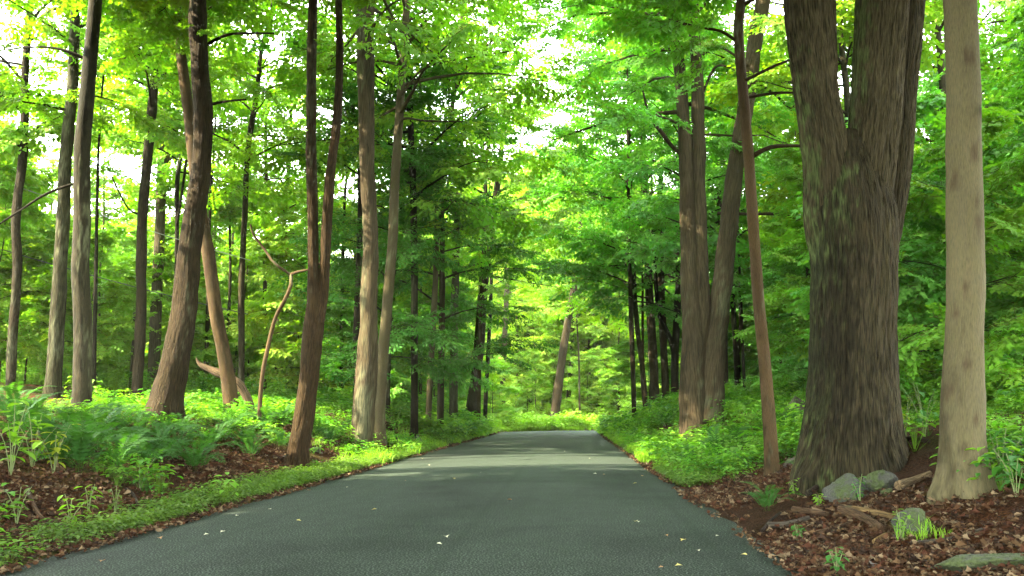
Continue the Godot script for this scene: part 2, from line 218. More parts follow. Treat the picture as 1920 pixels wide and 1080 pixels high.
const STICKS = [  # points [x, z, lift], radius, tone, name, label
	[[[3.65, -10.00], [3.92, -10.31], [4.18, -10.45]], 0.042, "pale", "fallen_log", "pale broken log leaning against the tan trunk's root"],
	[[[2.58, -10.37], [2.67, -10.01], [2.74, -9.61]], 0.031, "brown", "fallen_stick", "dark barkless stick lying left of the crossed logs"],
	[[[2.91, -9.66], [2.91, -9.05], [2.86, -8.28]], 0.039, "brown", "fallen_log", "thick cut stick pointing down toward the road, front of the crossed pair"],
	[[[2.96, -9.74], [3.03, -9.23], [3.15, -8.77]], 0.032, "yellow", "fallen_log", "bent yellowish stick, back of the crossed pair"],
	[[[2.10, -9.56], [2.30, -9.57], [2.54, -9.56]], 0.024, "grey", "fallen_stick", "grey stick lying parallel to the road edge"],
	[[[3.03, -11.44], [3.85, -12.41], [4.41, -12.95], [5.08, -13.87]], 0.032, "dark", "fallen_stick", "long thin stick propped across the oak's foot"],
	[[[4.66, -12.59], [4.76, -12.39], [4.83, -12.06]], 0.031, "dark", "fallen_stick", "short dark stick beside the tan trunk"],
	[[[2.89, -7.57], [3.12, -7.52], [3.32, -7.36]], 0.014, "grey", "fallen_stick", "thin grey twig lying above the long mossy slab"],
	[[[1.97, -9.27], [2.20, -9.87], [2.45, -10.45]], 0.015, "dark", "fallen_stick", "thin dark twig slanting up from the road edge"],
	[[[2.39, -8.79], [2.62, -8.96], [2.84, -9.09]], 0.014, "brown", "fallen_stick", "slender twig below the crossed logs"],
	[[[2.66, -7.95], [2.81, -8.09], [2.91, -8.18]], 0.020, "yellow", "fallen_stick", "short pale splinter on the dirt below the grassy rock"],
	[[[-6.06, -9.40], [-5.53, -8.81], [-5.26, -8.69], [-4.82, -8.24]], 0.022, "brown", "fallen_stick", "crooked brown stick on the litter near the left road edge"],
	[[[-5.81, -11.07], [-5.58, -10.83], [-5.30, -10.41]], 0.020, "grey", "fallen_stick", "short grey stick below the bright broad-leaved plant"],
	[[[-9.96, -14.90], [-10.95, -16.71], [-12.15, -18.95]], 0.068, "dark", "fallen_log", "dark charred log end poking out of the ferns at the far left"],
	[[[-8.00, -18.78], [-8.06, -20.29], [-7.57, -21.14]], 0.031, "brown", "fallen_stick", "thin stick among the ferns at the crossing tree"],
	[[[0.88, -13.37], [1.07, -13.73], [1.24, -13.58]], 0.017, "dark", "fallen_stick", "small dark twig with dry leaves on the right lane"],
]
const FERNS = [  # x, z, size, label
	[-6.70, -10.94, 1.0, "leftmost large fern on the bank below the dark mottled trunk"],
	[-6.43, -11.03, 1.15, "large arching fern at the front of the left fern bank"],
	[-6.44, -11.92, 1.15, "large fern in the middle of the left fern bank"],
	[-6.41, -12.70, 0.95, "fern with fronds sweeping right below the curved trunk"],
	[-7.31, -13.07, 1.1, "tall fern behind the front row of the left bank"],
	[-7.42, -14.27, 1.0, "fern just left of the curved trunk's foot"],
	[-7.75, -13.00, 1.0, "fern at the foot of the dark mottled trunk"],
	[-6.09, -13.77, 0.95, "solitary round fern on brown litter right of the curved trunk"],
	[-6.68, -15.62, 0.9, "fern right behind the solitary round fern"],
	[-6.63, -17.19, 1.05, "fern halfway between the curved trunk and the forked roadside tree"],
	[-7.38, -18.33, 0.9, "fern at the foot of the leaning crossing tree"],
	[-7.20, -20.13, 0.9, "fern below the twisted orange sapling"],
	[-7.44, -21.98, 0.9, "fern left of the forked roadside trunk"],
	[-7.52, -16.31, 0.8, "small fern tucked behind the curved trunk's foot"],
	[-6.25, -22.19, 0.8, "dark fern on the bank right of the forked roadside tree"],
	[-6.45, -24.06, 0.8, "fern beneath the shaggy roadside trunk"],
	[-8.16, -12.61, 1.0, "fern at the far left below the charred log"],
	[-8.44, -12.52, 1.0, "fern cut by the left picture edge"],
	[-6.64, -13.68, 0.9, "fern in the front row just right of the bright seedling"],
	[-6.76, -14.50, 0.9, "fern in front of the curved trunk's right side"],
	[-7.94, -13.93, 1.0, "fern behind the tall one below the dark mottled trunk"],
	[-7.95, -14.74, 1.0, "fern midway between the dark mottled trunk and the curved one"],
	[-7.33, -11.71, 1.05, "fern behind the leftmost large fern"],
	[-7.25, -11.05, 1.0, "fern behind the big-leaved plants at the far left"],
	[-6.92, -16.73, 0.9, "fern between the round solitary fern and the crossing tree"],
	[-6.23, -16.63, 0.85, "low fern at the litter's edge left of the forked roadside tree"],
	[-6.43, -18.85, 0.8, "fern close left of the forked roadside trunk's foot"],
	[-7.58, -20.51, 0.95, "fern behind the twisted orange sapling"],
	[-6.69, -22.09, 0.8, "fern just right of the forked roadside trunk"],
	[-7.32, -15.14, 0.9, "fern overlapping the curved trunk's foot"],
	[-6.82, -13.03, 1.0, "fern in the second row of the left fern bank"],
	[3.10, -18.68, 1.1, "large grassy fern under the shaggy double trunk"],
	[3.76, -19.74, 1.0, "fern left of the slim bending tree"],
	[2.65, -18.28, 0.8, "fern at the lower edge of the right verge greenery"],
	[2.43, -11.02, 0.6, "small bluish fern on the dirt below the slim tree"],
	[4.35, -17.61, 0.9, "fern between the slim tree and the tall brown boulder"],
	[5.02, -20.73, 0.9, "fern beside the tall brown boulder"],
	[5.43, -30.16, 1.0, "bright sunlit fern right of the shaggy double trunk"],
	[4.92, -22.87, 0.8, "fern behind the slim bending trunk"],
	[3.80, -33.54, 1.0, "fern at the foot of the bend cluster"],
	[4.24, -32.22, 0.9, "fern left of the shaggy double trunk's foot"],
	[3.51, -13.48, 0.6, "small fern tucked against the oak's left roots"],
]
const PLANTS = [  # x, z, height, leaf, tone, label
	[-5.79, -11.39, 0.42, 0.13, "bright", "bright upright broad-leaved seedling in front of the left ferns"],
	[-5.28, -8.93, 0.34, 0.11, "bright", "spreading yellow-green seedling below the left ferns"],
	[-5.38, -9.45, 0.34, 0.11, "bright", "yellow-green seedling right of the spreading one"],
	[-5.29, -9.86, 0.34, 0.07, "dull", "small-leaved weed clump between the left seedlings and the asphalt"],
	[-6.58, -9.84, 0.8, 0.2, "bright", "big-leaved plant at the left picture edge"],
	[-6.78, -10.55, 0.7, 0.18, "bright", "big-leaved plant left of the fern bank"],
	[-6.51, -10.58, 0.6, 0.13, "yellow", "yellowish bushy plant against the leftmost fern"],
	[-5.54, -8.44, 0.4, 0.08, "dull", "low weed clump near the bottom left corner"],
	[-6.00, -20.50, 0.35, 0.1, "bright", "small bright plant behind the forked roadside trunk"],
	[4.29, -9.00, 0.65, 0.16, "deep", "dark leafy plant right of the tan trunk's foot"],
	[4.05, -8.26, 0.5, 0.15, "deep", "leafy plant at the right picture edge"],
	[2.03, -6.94, 0.2, 0.07, "deep", "tiny seedling at the bottom edge of the right dirt"],
	[2.88, -7.91, 0.25, 0.05, "bright", "tiny weed left of the grassy rock"],
	[3.29, -10.23, 0.3, 0.06, "deep", "tiny plant growing at the tilted slab"],
	[2.87, -10.40, 0.15, 0.06, "bright", "tiny sprout on the dirt below the oak"],
	[2.18, -8.69, 0.14, 0.06, "deep", "flat little rosette on the dirt near the road edge"],
	[5.01, -12.64, 0.7, 0.13, "deep", "leafy plant behind the tan trunk's left side"],
	[4.80, -12.77, 0.55, 0.06, "yellow", "yellow-tipped sprout beside the oak's right foot"],
	[2.96, -11.81, 0.28, 0.07, "bright", "small yellow-green sprout beside the bluish fern"],
]
const ROAD_LEAVES = [  # x, z
	[-3.99, -10.27], [-3.58, -8.82], [-3.67, -8.63], [-3.89, -7.09], [-1.20, -8.43], [-1.20, -7.98], [-0.85, -12.04], [-4.18, -13.74], [-3.68, -14.16], [-1.80, -17.42], [-2.94, -15.38], [-3.28, -20.04], [-3.98, -23.19], [1.07, -8.58], [0.85, -7.15], [0.70, -7.04], [0.72, -9.94], [0.95, -8.86], [0.75, -9.90], [0.50, -23.23], [0.49, -17.44], [0.65, -17.31], [-2.45, -10.76], [-2.12, -15.80], [-0.19, -27.11], [1.41, -17.21], [1.11, -15.33], [-4.04, -8.42], [-3.84, -10.95], [-3.05, -9.68], [1.50, -7.84], [1.46, -8.97], [1.13, -7.96]
]


var rng := RandomNumberGenerator.new()
var used := {}
var bump := FastNoiseLite.new()
var patch := FastNoiseLite.new()
var rough := FastNoiseLite.new()
var mats := {}
var sprays := {}

# linear base colours of bark
const BARK := {"brown": Color(0.044, 0.035, 0.019), "grey": Color(0.061, 0.052, 0.027), "tan": Color(0.100, 0.088, 0.045), "rust": Color(0.061, 0.041, 0.019), "dark": Color(0.024, 0.021, 0.012), "black": Color(0.010, 0.009, 0.007),
	"umber": Color(0.055, 0.041, 0.021), "mottle": Color(0.039, 0.035, 0.021), "olive": Color(0.050, 0.047, 0.023), "pale": Color(0.110, 0.094, 0.056), "orange": Color(0.058, 0.040, 0.019), "red": Color(0.063, 0.042, 0.019), "shag": Color(0.082, 0.066, 0.037)}
# linear base colours of foliage
const LEAF := [Color(.165, .34, .026), Color(.095, .275, .024), Color(.1, .3, .042), Color(.055, .185, .022), Color(.2, .37, .03), Color(.125, .29, .022), Color(.18, .33, .022)]


class Acc:
	var v := PackedVector3Array()
	var n := PackedVector3Array()
	var uv := PackedVector2Array()
	var c := PackedColorArray()
	var i := PackedInt32Array()
	func mesh(m: Material) -> ArrayMesh:
		var a := []
		a.resize(Mesh.ARRAY_MAX)
		a[Mesh.ARRAY_VERTEX] = v
		if n.size() == v.size():
			a[Mesh.ARRAY_NORMAL] = n
		if uv.size() == v.size():
			a[Mesh.ARRAY_TEX_UV] = uv
		if c.size() == v.size():
			a[Mesh.ARRAY_COLOR] = c
		a[Mesh.ARRAY_INDEX] = i
		var r := ArrayMesh.new()
		r.add_surface_from_arrays(Mesh.PRIMITIVE_TRIANGLES, a)
		r.surface_set_material(0, m)
		return r
	func tri(p: Vector3, q: Vector3, r: Vector3, k: Color, up: Vector3) -> void:
		var f := (r - p).cross(q - p).normalized()
		if f.dot(up) < 0.0:
			var s := q
			q = r
			r = s
			f = -f
		var b := v.size()
		v.append(p); v.append(q); v.append(r)
		n.append(f); n.append(f); n.append(f)
		c.append(k); c.append(k); c.append(k)
		i.append(b); i.append(b + 1); i.append(b + 2)


func ss(a: float, b: float, x: float) -> float:
	return smoothstep(a, b, x)


# ---------------------------------------------------------------- names and metas
func numbered(called: String) -> String:
	used[called] = used.get(called, -1) + 1
	return called if used[called] == 0 else "%s_%03d" % [called, used[called]]


func tag(o: Node, label: String, category: String, group := "") -> Node:
	o.set_meta("label", label)
	o.set_meta("category", category)
	if group:
		o.set_meta("group", group)
	return o


func thing(called: String, label: String, category: String, where: Vector3, group := "") -> Node3D:
	var o := Node3D.new()
	o.name = numbered(called)
	add_child(o)
	o.position = where
	tag(o, label, category, group)
	return o


func part(called: String, m: Mesh, parent: Node) -> MeshInstance3D:
	var o := MeshInstance3D.new()
	o.name = called
	o.mesh = m
	parent.add_child(o, true)
	return o


func scatter(called: String, m: Mesh, xf: Array, cols: PackedColorArray, parent: Node) -> MultiMeshInstance3D:
	var mm := MultiMesh.new()
	mm.transform_format = MultiMesh.TRANSFORM_3D
	mm.use_colors = true
	mm.mesh = m
	mm.instance_count = xf.size()
	for k in xf.size():
		mm.set_instance_transform(k, xf[k])
		mm.set_instance_color(k, cols[k])
	var o := MultiMeshInstance3D.new()
	o.name = called
	o.multimesh = mm
	parent.add_child(o, true)
	return o


# ---------------------------------------------------------------- terrain
func road_side(x: float, z: float) -> Vector2:   # distance beyond the asphalt edge (negative on it); y > 0 on the outer, left side
	if z > -54.0:
		return Vector2(absf(x + 1.35) - 3.05, 1.0 if x < -1.35 else -1.0)
	if x < 3.7:
		var r := Vector2(x - 3.7, z + 54.0).length()
		return Vector2(absf(r - 5.05) - 3.05, 1.0 if r > 5.05 else -1.0)
	return Vector2(absf(z + 59.05) - 3.05, 1.0 if z < -59.05 else -1.0)


func height(x: float, z: float) -> float:
	var s := road_side(x, z)
	var e := s.x
	var d := -z
	var h := 0.0
	if s.y > 0.0:
		h = lerpf(1.25, 0.15, ss(44, 58, d)) * ss(0.15, 5.0 - 2.0 * ss(18, 32, d), e) + 1.1 * ss(4, 18, e)
	else:
		var far := ss(18, 34, d)
		h = (1.15 + 0.25 * far) * ss(0.1, 5.0 - far, e) + 1.3 * ss(4.5, 14, e)
	h += bump.get_noise_2d(x, z) * 0.16 * ss(0.3, 3.0, e) + rough.get_noise_2d(x * 4.0, z * 4.0) * 0.05 * ss(0.1, 0.8, e)
	var away := Vector2(x, z).length()
	h += 9.0 * ss(80, 140, away) + .02 * maxf(0.0, away - 140.0)
	if e < 0.35:
		h = lerpf(-0.06, h, ss(-0.25, 0.35, e)) if e > -0.25 else -0.06
	return h


func lines(spans: Array) -> PackedFloat32Array:   # [from, to, step] runs, joined
	var r := PackedFloat32Array()
	for s in spans:
		var n := int(round(absf(s[1] - s[0]) / s[2]))
		for k in n:
			r.append(lerpf(s[0], s[1], float(k) / n))
	r.append(spans[-1][1])
	return r


func build_ground() -> void:
	var xs := lines([[-170, -60, 10], [-60, -24, 2], [-24, -12, .6], [-12, -3.8, .16], [-3.8, 1.2, .5], [1.2, 8, .16], [8, 20, .6], [20, 60, 2], [60, 170, 10]])
	var zs := lines([[14, 2, 1.0], [2, -4, .4], [-4, -22, .16], [-22, -40, .3], [-40, -70, .5], [-70, -110, 2], [-110, -240, 13]])
	var a := Acc.new()
	var w := xs.size()
	for z in zs:
		for x in xs:
			var h := height(x, z)
			a.v.append(Vector3(x, h, z))
			var k := 0.12
			a.n.append(Vector3(height(x - k, z) - height(x + k, z), 2 * k, height(x, z - k) - height(x, z + k)).normalized())
			a.uv.append(Vector2(x, z))
			# soil and leaf litter, browner on the banks, with mossy low growth in patches
			var s := road_side(x, z)
			var p := patch.get_noise_2d(x * 1.6, z * 1.6) + 0.5 * rough.get_noise_2d(x * 3.0, z * 3.0)
			var soil := Color(.045, .025, .012).lerp(Color(.085, .037, .016), clampf(.5 + p * 1.6, 0, 1))
			var green := clampf((patch.get_noise_2d(x + 300.0, z) + 0.22 * ss(24, 45, -z) + (0.06 if s.y > 0 else -0.12)) * 4.0 + .2, 0, 1)
			a.c.append(soil.lerp(Color(.06, .085, .02), green * .7))
	for j in zs.size() - 1:
		for k in w - 1:
			var b := j * w + k
			# z falls with j: going away from the viewer
			a.i.append_array([b, b + w, b + w + 1, b, b + w + 1, b + 1])
	var o := part("ground", a.mesh(mats.ground), self)
	o.set_meta("kind", "structure")


func build_road() -> void:
	var a := Acc.new()
	var rows: Array = []
	var z := 10.0
	while z > -54.0:
		rows.append([Vector3(-1.35, 0, z), Vector3(1, 0, 0)])
		z -= 0.35
	for k in range(0, 25):
		var t := PI / 2 * k / 24.0
		var out := Vector3(-cos(t), 0, -sin(t))
		rows.append([Vector3(3.7, 0, -54) + out * 5.05, -out])
	for k in range(1, 40):
		rows.append([Vector3(3.7 + k * 1.2, 0, -59.05), Vector3(0, 0, 1)])
	var cols := 14
	for r in rows.size():
		for k in range(-1, cols + 2):
			var f := clampf(float(k) / cols, 0, 1) * 2.0 - 1.0
			var p: Vector3 = rows[r][0] + rows[r][1] * f * 3.2
			var ragged := rough.get_noise_2d(p.x * 5.0 + 70.0, p.z * 5.0) * 0.1 + bump.get_noise_2d(p.x + 40.0, p.z * 2.0) * 0.16
			if absf(f) > .99:
				p += rows[r][1] * f * ragged
			p.y = 0.05 * (1.0 - f * f) + bump.get_noise_2d(p.x * 1.5, p.z * 1.5) * 0.012
			if k < 0 or k > cols:
				p += rows[r][1] * f * 0.05
				p.y = -0.09
			a.v.append(p)
			a.uv.append(Vector2(p.x, p.z))
			var worn := 1.0 + .55 * patch.get_noise_2d(p.x * 2.2 + 200.0, p.z * .9) + .25 * rough.get_noise_2d(p.x * 2.0, p.z * 2.0)   # older and newer patches of binder
			a.c.append(Color(worn, worn * (1.0 + .1 * bump.get_noise_2d(p.x, p.z * .4)), worn))
	var w := cols + 3
	for r in rows.size():
		for k in w:
			var b: int = r * w + k
			var du := a.v[r * w + mini(k + 1, w - 1)] - a.v[r * w + maxi(k - 1, 0)]
			var dv := a.v[mini(r + 1, rows.size() - 1) * w + k] - a.v[maxi(r - 1, 0) * w + k]
			a.n.append(du.cross(dv).normalized() if k > 0 and k < w - 1 else Vector3.UP)
			if r < rows.size() - 1 and k < w - 1:
				a.i.append_array([b, b + w, b + w + 1, b, b + w + 1, b + 1])
	var o := part("road", a.mesh(mats.asphalt), self)
	o.set_meta("kind", "structure")


# ---------------------------------------------------------------- wood
func smooth_path(p: Array, step: float) -> Array:   # Vector4 points (xyz, radius) through a Catmull-Rom curve
	var r: Array = []
	for k in p.size() - 1:
		var a: Vector4 = p[maxi(k - 1, 0)]
		var b: Vector4 = p[k]
		var c: Vector4 = p[k + 1]
		var d: Vector4 = p[mini(k + 2, p.size() - 1)]
		var n := maxi(1, int(ceil(Vector3(c.x - b.x, c.y - b.y, c.z - b.z).length() / step)))
		for s in n:
			var t := float(s) / n
			r.append(0.5 * ((2.0 * b) + (c - a) * t + (2.0 * a - 5.0 * b + 4.0 * c - d) * t * t + (3.0 * b - a - 3.0 * c + d) * t * t * t))
	r.append(p[-1])
	return r


# a tapering limb with bark relief; flare widens its foot in a few root lobes
func tube(a: Acc, p: Array, sides: int, col: Color, o := {}) -> void:
	var flare: float = o.get("flare", 0.0)
	var lump: float = o.get("lump", 0.06)
	var ridge: float = o.get("ridge", 0.0)
	var seed_at: float = o.get("seed", 0.0)
	var moss: float = o.get("moss", 0.0)
	var stain: float = o.get("stain", 0.0)
	var first := a.v.size()
	var u := Vector3(0, 0, -1)
	var run := 0.0
	var n := p.size()
	var girth := 0.0
	for q in p:
		girth = maxf(girth, q.w)
	var reps := maxf(1.0, round(TAU * girth / 0.42))
	for k in n:
		var q: Vector4 = p[k]
		var c := Vector3(q.x, q.y, q.z)
		var qa: Vector4 = p[maxi(k - 1, 0)]
		var qb: Vector4 = p[mini(k + 1, n - 1)]
		var t := Vector3(qb.x - qa.x, qb.y - qa.y, qb.z - qa.z).normalized()
		u = (u - t * u.dot(t)).normalized()
		var w := t.cross(u)
		if k > 0:
			run += Vector3(q.x - qa.x, q.y - qa.y, q.z - qa.z).length()
		for j in sides + 1:
			var th := TAU * (j % sides) / sides
			var dir := u * cos(th) + w * sin(th)
			var r := q.w
			var at := c + dir * r
			if lump > 0.0:
				r *= 1.0 + lump * rough.get_noise_3d(at.x * 3.0 + seed_at, at.y * 1.6, at.z * 3.0 + seed_at) * 2.0
			if ridge > 0.0:
				var s := rough.get_noise_3d(cos(th) * q.w * 34.0 + seed_at, run * 1.3, sin(th) * q.w * 34.0)
				r += ridge * (1.0 - 2.2 * absf(s)) * 0.5
			if flare > 0.0:
				var lobes := 0.55 + 0.3 * cos(3.0 * th + seed_at) + 0.25 * cos(5.0 * th + seed_at * 2.0)
				r *= 1.0 + flare * lobes * exp(-maxf(c.y, 0.0) / (0.55 * girth + 0.12))
			at = c + dir * r
			a.v.append(at)
			a.uv.append(Vector2(reps * j / sides, run / 1.5))
			var tone := 1.0 + 0.35 * patch.get_noise_3d(at.x * 7.0 + seed_at, at.y * 3.0, at.z * 7.0)
			var k2 := col * tone
			if moss > 0.0:   # lichen and algae grown in ragged patches
				var g := patch.get_noise_3d(at.x * 5.0 + seed_at * 3.0, at.y * 1.1, at.z * 5.0) + 0.6 * rough.get_noise_3d(at.x * 16.0, at.y * 7.0, at.z * 16.0) + moss - 0.55
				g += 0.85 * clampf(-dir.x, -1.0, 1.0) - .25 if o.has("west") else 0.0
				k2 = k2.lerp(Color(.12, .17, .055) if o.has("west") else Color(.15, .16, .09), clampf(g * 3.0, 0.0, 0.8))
			if stain > 0.0:   # bark soaked dark by runoff
				var g := patch.get_noise_3d(at.x * 3.0 + 40.0, at.y * .5, at.z * 3.0) + 0.5 * rough.get_noise_3d(at.x * 14.0, at.y * 7.0, at.z * 14.0) + stain - 0.3
				k2 = k2.lerp(col * .4, clampf(g * 3.0, 0.0, 0.85))
			for kn in o.get("knots", []):   # branch scars
				var dk: float = Vector3(at.x - kn.x, (at.y - kn.y) * .8, at.z - kn.z).length() / kn.w
				if dk < 1.0:
					k2 = k2.lerp(Color(.05, .035, .02), .75 * ss(1.0, .4, dk + .5 * rough.get_noise_3d(at.x * 30.0, at.y * 30.0, at.z * 30.0)))
			a.c.append(Color(maxf(k2.r, 0), maxf(k2.g, 0), maxf(k2.b, 0), 1))
	for k in n:
		for j in sides + 1:
			var jj := j % sides
			var du := a.v[first + k * (sides + 1) + (jj + 1) % sides] - a.v[first + k * (sides + 1) + (jj + sides - 1) % sides]
			var dv := a.v[first + mini(k + 1, n - 1) * (sides + 1) + jj] - a.v[first + maxi(k - 1, 0) * (sides + 1) + jj]
			a.n.append(du.cross(dv).normalized())
	for k in n - 1:
		for j in sides:
			var b := first + k * (sides + 1) + j
			a.i.append_array([b, b + sides + 1, b + sides + 2, b, b + sides + 2, b + 1])


func on_path(p: Array, y: float) -> Vector4:
	for k in p.size() - 1:
		if p[k + 1].y >= y:
			return p[k].lerp(p[k + 1], clampf((y - p[k].y) / maxf(p[k + 1].y - p[k].y, 1e-4), 0, 1))
	return p[-1]


# ---------------------------------------------------------------- leaves
const MAPLE := [[0, 0], [.2, -.1], [.36, .1], [.3, .2], [.6, .42], [.36, .44], [.3, .56], [.2, .6], [0, 1.0]]
const OVAL := [[0, 0], [.2, .18], [.3, .45], [.2, .75], [0, 1.0]]
const KITE := [[0, 0], [.42, .32], [.3, .55], [0, 1.0]]


func leaf(a: Acc, at: Vector3, out: Vector3, up: Vector3, size: float, shape: Array, fold: float, col: Color) -> void:
	var side := out.cross(up).normalized()
	up = side.cross(out).normalized()
	for s in [-1.0, 1.0]:
		var prev := at
		var mid := at + out * size * .45 - up * size * fold * .2
		for k in range(1, shape.size()):
			var x: float = shape[k][0]
			var y: float = shape[k][1]
			var p: Vector3 = at + out * size * y + side * size * x * s + up * size * (fold * x - .22 * y * y * y)
			a.tri(prev, p, mid, col, up)
			prev = p


# a flat, layered twig about one metre long along +x, with leaves in pairs
func spray(kind: int, variant: int) -> ArrayMesh:
	var key := kind * 10 + variant
	if sprays.has(key):
		return sprays[key]
	var r := RandomNumberGenerator.new()
	r.seed = 4000 + key
	var a := Acc.new()
	var shape: Array = [MAPLE, KITE, OVAL, MAPLE][kind]
	var size: float = [.115, .15, .1, .15][kind]
	var twig := Color(.5, .35, .5)
	var stems: Array = [[Vector3.ZERO, Vector3(1, .04, 0), 1.0]]
	for k in ([5, 4, 7, 3][kind] as int):
		var t := .14 + .8 * k / 6.0 + r.randf_range(-.05, .05)
		for s in [-1.0, 1.0]:
			if r.randf() < .9:
				stems.append([Vector3(t, .03 * t + r.randf_range(-.05, .05), 0), Vector3(cos(.85), r.randf_range(-.2, .12), s * sin(.85)).normalized(), (.62 - .42 * t) * r.randf_range(.75, 1.15)])
	for s in stems:
		var o: Vector3 = s[0]
		var d: Vector3 = s[1]
		var l: float = s[2]
		var across := d.cross(Vector3.UP).normalized()
		var up := across.cross(d)
		a.tri(o - across * .006, o + across * .006, o + d * l - up * .12 * l * l, Color(.7, .3, .5), Vector3.UP)
		a.tri(o - up * .006, o + up * .006, o + d * l - up * .12 * l * l, Color(.7, .3, .5), across)
		var n := maxi(2, int(l / (size * .75)))
		for k in range(1, n + 1):
			var t := float(k) / n
			var p := o + d * l * t - up * .12 * l * l * t * t
			for side in ([0.0] if k == n else [-1.0, 1.0]):
				if r.randf() < .1:
					continue
				var turn: float = side * r.randf_range(.6, 1.3) + r.randf_range(-.25, .25)
				var out := d.rotated(Vector3.UP, turn)
				out = (out + Vector3(0, r.randf_range(-.55, .05), 0)).normalized()
				var face := (Vector3.UP + Vector3(r.randf_range(-.5, .5), 0, r.randf_range(-.5, .5))).normalized()
				var tone := r.randf_range(.78, 1.2)
				leaf(a, p + out * size * .25, out, face, size * r.randf_range(.7, 1.2), shape, r.randf_range(.05, .35), Color(tone * r.randf_range(.9, 1.12), tone, tone))
	sprays[key] = a.mesh(mats.leaf)
	return sprays[key]


# boughs and leaf sprays round a stem. c: from, top, radius, boughs, kind, tint, plus spray size, droop and fullness
func grow(path: Array, c: Dictionary, seed_at: int) -> Dictionary:
	var r := RandomNumberGenerator.new()
	r.seed = seed_at
	var wood := Acc.new()
	var xf: Array = []
	var cols := PackedColorArray()
	var n: int = c.boughs
	var top: float = c.top
	var from: float = c.from
	var size: float = c.get("size", 1.0)
	var droop: float = c.get("droop", .15)
	var full: float = c.get("full", 1.0)
	var base: Color = LEAF[c.tint]
	var turn := r.randf() * TAU
	for k in n:
		var t := clampf((k + r.randf()) / n, 0, 1)
		var y := lerpf(from, top, t)
		var q := on_path(path, y)
		var start := Vector3(q.x, minf(y, q.y), q.z)
		var az := turn + k * 2.4 + r.randf_range(-1.1, 1.1)
		var length: float = c.radius * (.35 + .65 * sin(PI * clampf(.25 + .72 * t, 0, 1))) * r.randf_range(.7, 1.12)
		var rise: float = (lerpf(.15, 1.0, t) + r.randf_range(-.3, .6)) * c.get("rise", 1.0)
		var flat := Vector3(cos(az), 0, sin(az))
		var pts: Array = []
		var spots: Array = []
		for s in 6:
			var f := s / 5.0
			var wob := Vector3(r.randf_range(-1, 1), r.randf_range(-.6, .6), r.randf_range(-1, 1)) * .05 * length * f
			var p: Vector3 = start + flat * length * f + Vector3.UP * length * (rise * f * (1.0 - .35 * f) - droop * f * f) + wob
			pts.append(Vector4(p.x, p.y, p.z, lerpf(minf(q.w * .5, .012 + length * .011), .005, f)))
			spots.append(p)
		tube(wood, pts, 5, c.bark * .8, {"lump": 0.0})
		for s in range(1, 6):
			var f := s / 5.0
			var here: Vector3 = spots[s]
			var along: Vector3 = (spots[s] - spots[s - 1]).normalized()
			for side in [-1.0, 1.0]:
				if f < .35 and r.randf() < .5:
					continue
				var l := length * (.42 - .2 * f) * r.randf_range(.7, 1.2)
				var out := along.rotated(Vector3.UP, side * r.randf_range(.7, 1.15))
				out.y = out.y * .5 + r.randf_range(-.45, .5) - droop * .3
				out = out.normalized()
				var e := here + out * l
				tube(wood, [Vector4(here.x, here.y, here.z, .007), Vector4(e.x, e.y, e.z, .003)], 3, c.bark * .8, {"lump": 0.0})
				var m := maxi(1, int(round(l / (.62 * size) * full + r.randf_range(-.4, .4))))
				for g in m:
					place(r, xf, cols, here + out * l * ((g + .35) / m), out.rotated(Vector3.UP, r.randf_range(-.5, .5)), size, base)
			if r.randf() < full:
				place(r, xf, cols, here, along.rotated(Vector3.UP, r.randf_range(-.4, .4)), size, base)
	return {"wood": wood, "xf": xf, "cols": cols}


func place(r: RandomNumberGenerator, xf: Array, cols: PackedColorArray, at: Vector3, out: Vector3, size: float, base: Color) -> void:
	out.y = clampf(out.y, -.6, .5) + r.randf_range(-.3, .15)
	out = out.normalized()
	var up := (Vector3.UP + Vector3(r.randf_range(-.6, .6), 0, r.randf_range(-.6, .6))).normalized()
	var side := out.cross(up).normalized()
	up = side.cross(out)
	var s := size * r.randf_range(.75, 1.2)
	xf.append(Transform3D(Basis(out * s, up * s, side * s), at + Vector3.UP * r.randf_range(-.25, .25) * size))
	var tone := r.randf_range(.82, 1.16)
	var warm := r.randf_range(.86, 1.2)
	cols.append(Color(base.r * tone * warm, base.g * tone, base.b * tone))


func dress(o: Node3D, path: Array, c: Dictionary, seed_at: int, bark: Material, twigs := []) -> void:
	if c.boughs <= 0:
		return
	var g := grow(path, c, seed_at)
	for q in twigs:   # sprays that hang low on the stem
		place(rng, g.xf, g.cols, Vector3(q[0], q[1], q[2]), Vector3(q[3], -.2, .4).normalized(), q[4], LEAF[c.tint])
	part("branches", g.wood.mesh(bark), o)
	scatter("crown", spray(c.kind, seed_at % 3), g.xf, g.cols, o).set_meta("kind", "stuff")


func to_path(points: Array) -> Array:
	var p: Array = []
	for q in points:
		p.append(Vector4(q[0], q[1], rough.get_noise_2d(q[1] * 3.0, q[0] * 9.0) * .25 * clampf(q[1] / 4.0, 0, 1), q[2]))
	return p


func upward(p: Array, top: float, step := 1.2) -> void:   # carries a traced stem on beyond the last point, slowly turning upright and thinning
	var a: Vector4 = p[-1]
	var b: Vector4 = p[-2]
	var dir := Vector3(a.x - b.x, a.y - b.y, a.z - b.z).normalized()
	var at := Vector3(a.x, a.y, a.z)
	var r := a.w
	var left := top - at.y
	while at.y < top - .3:
		dir = dir.lerp(Vector3(rng.randf_range(-.12, .12), 1, rng.randf_range(-.12, .12)), .3).normalized()
		at += dir * step
		p.append(Vector4(at.x, at.y, at.z, maxf(.02, r * (1.0 - .9 * (1.0 - (top - at.y) / maxf(left, .1))))))


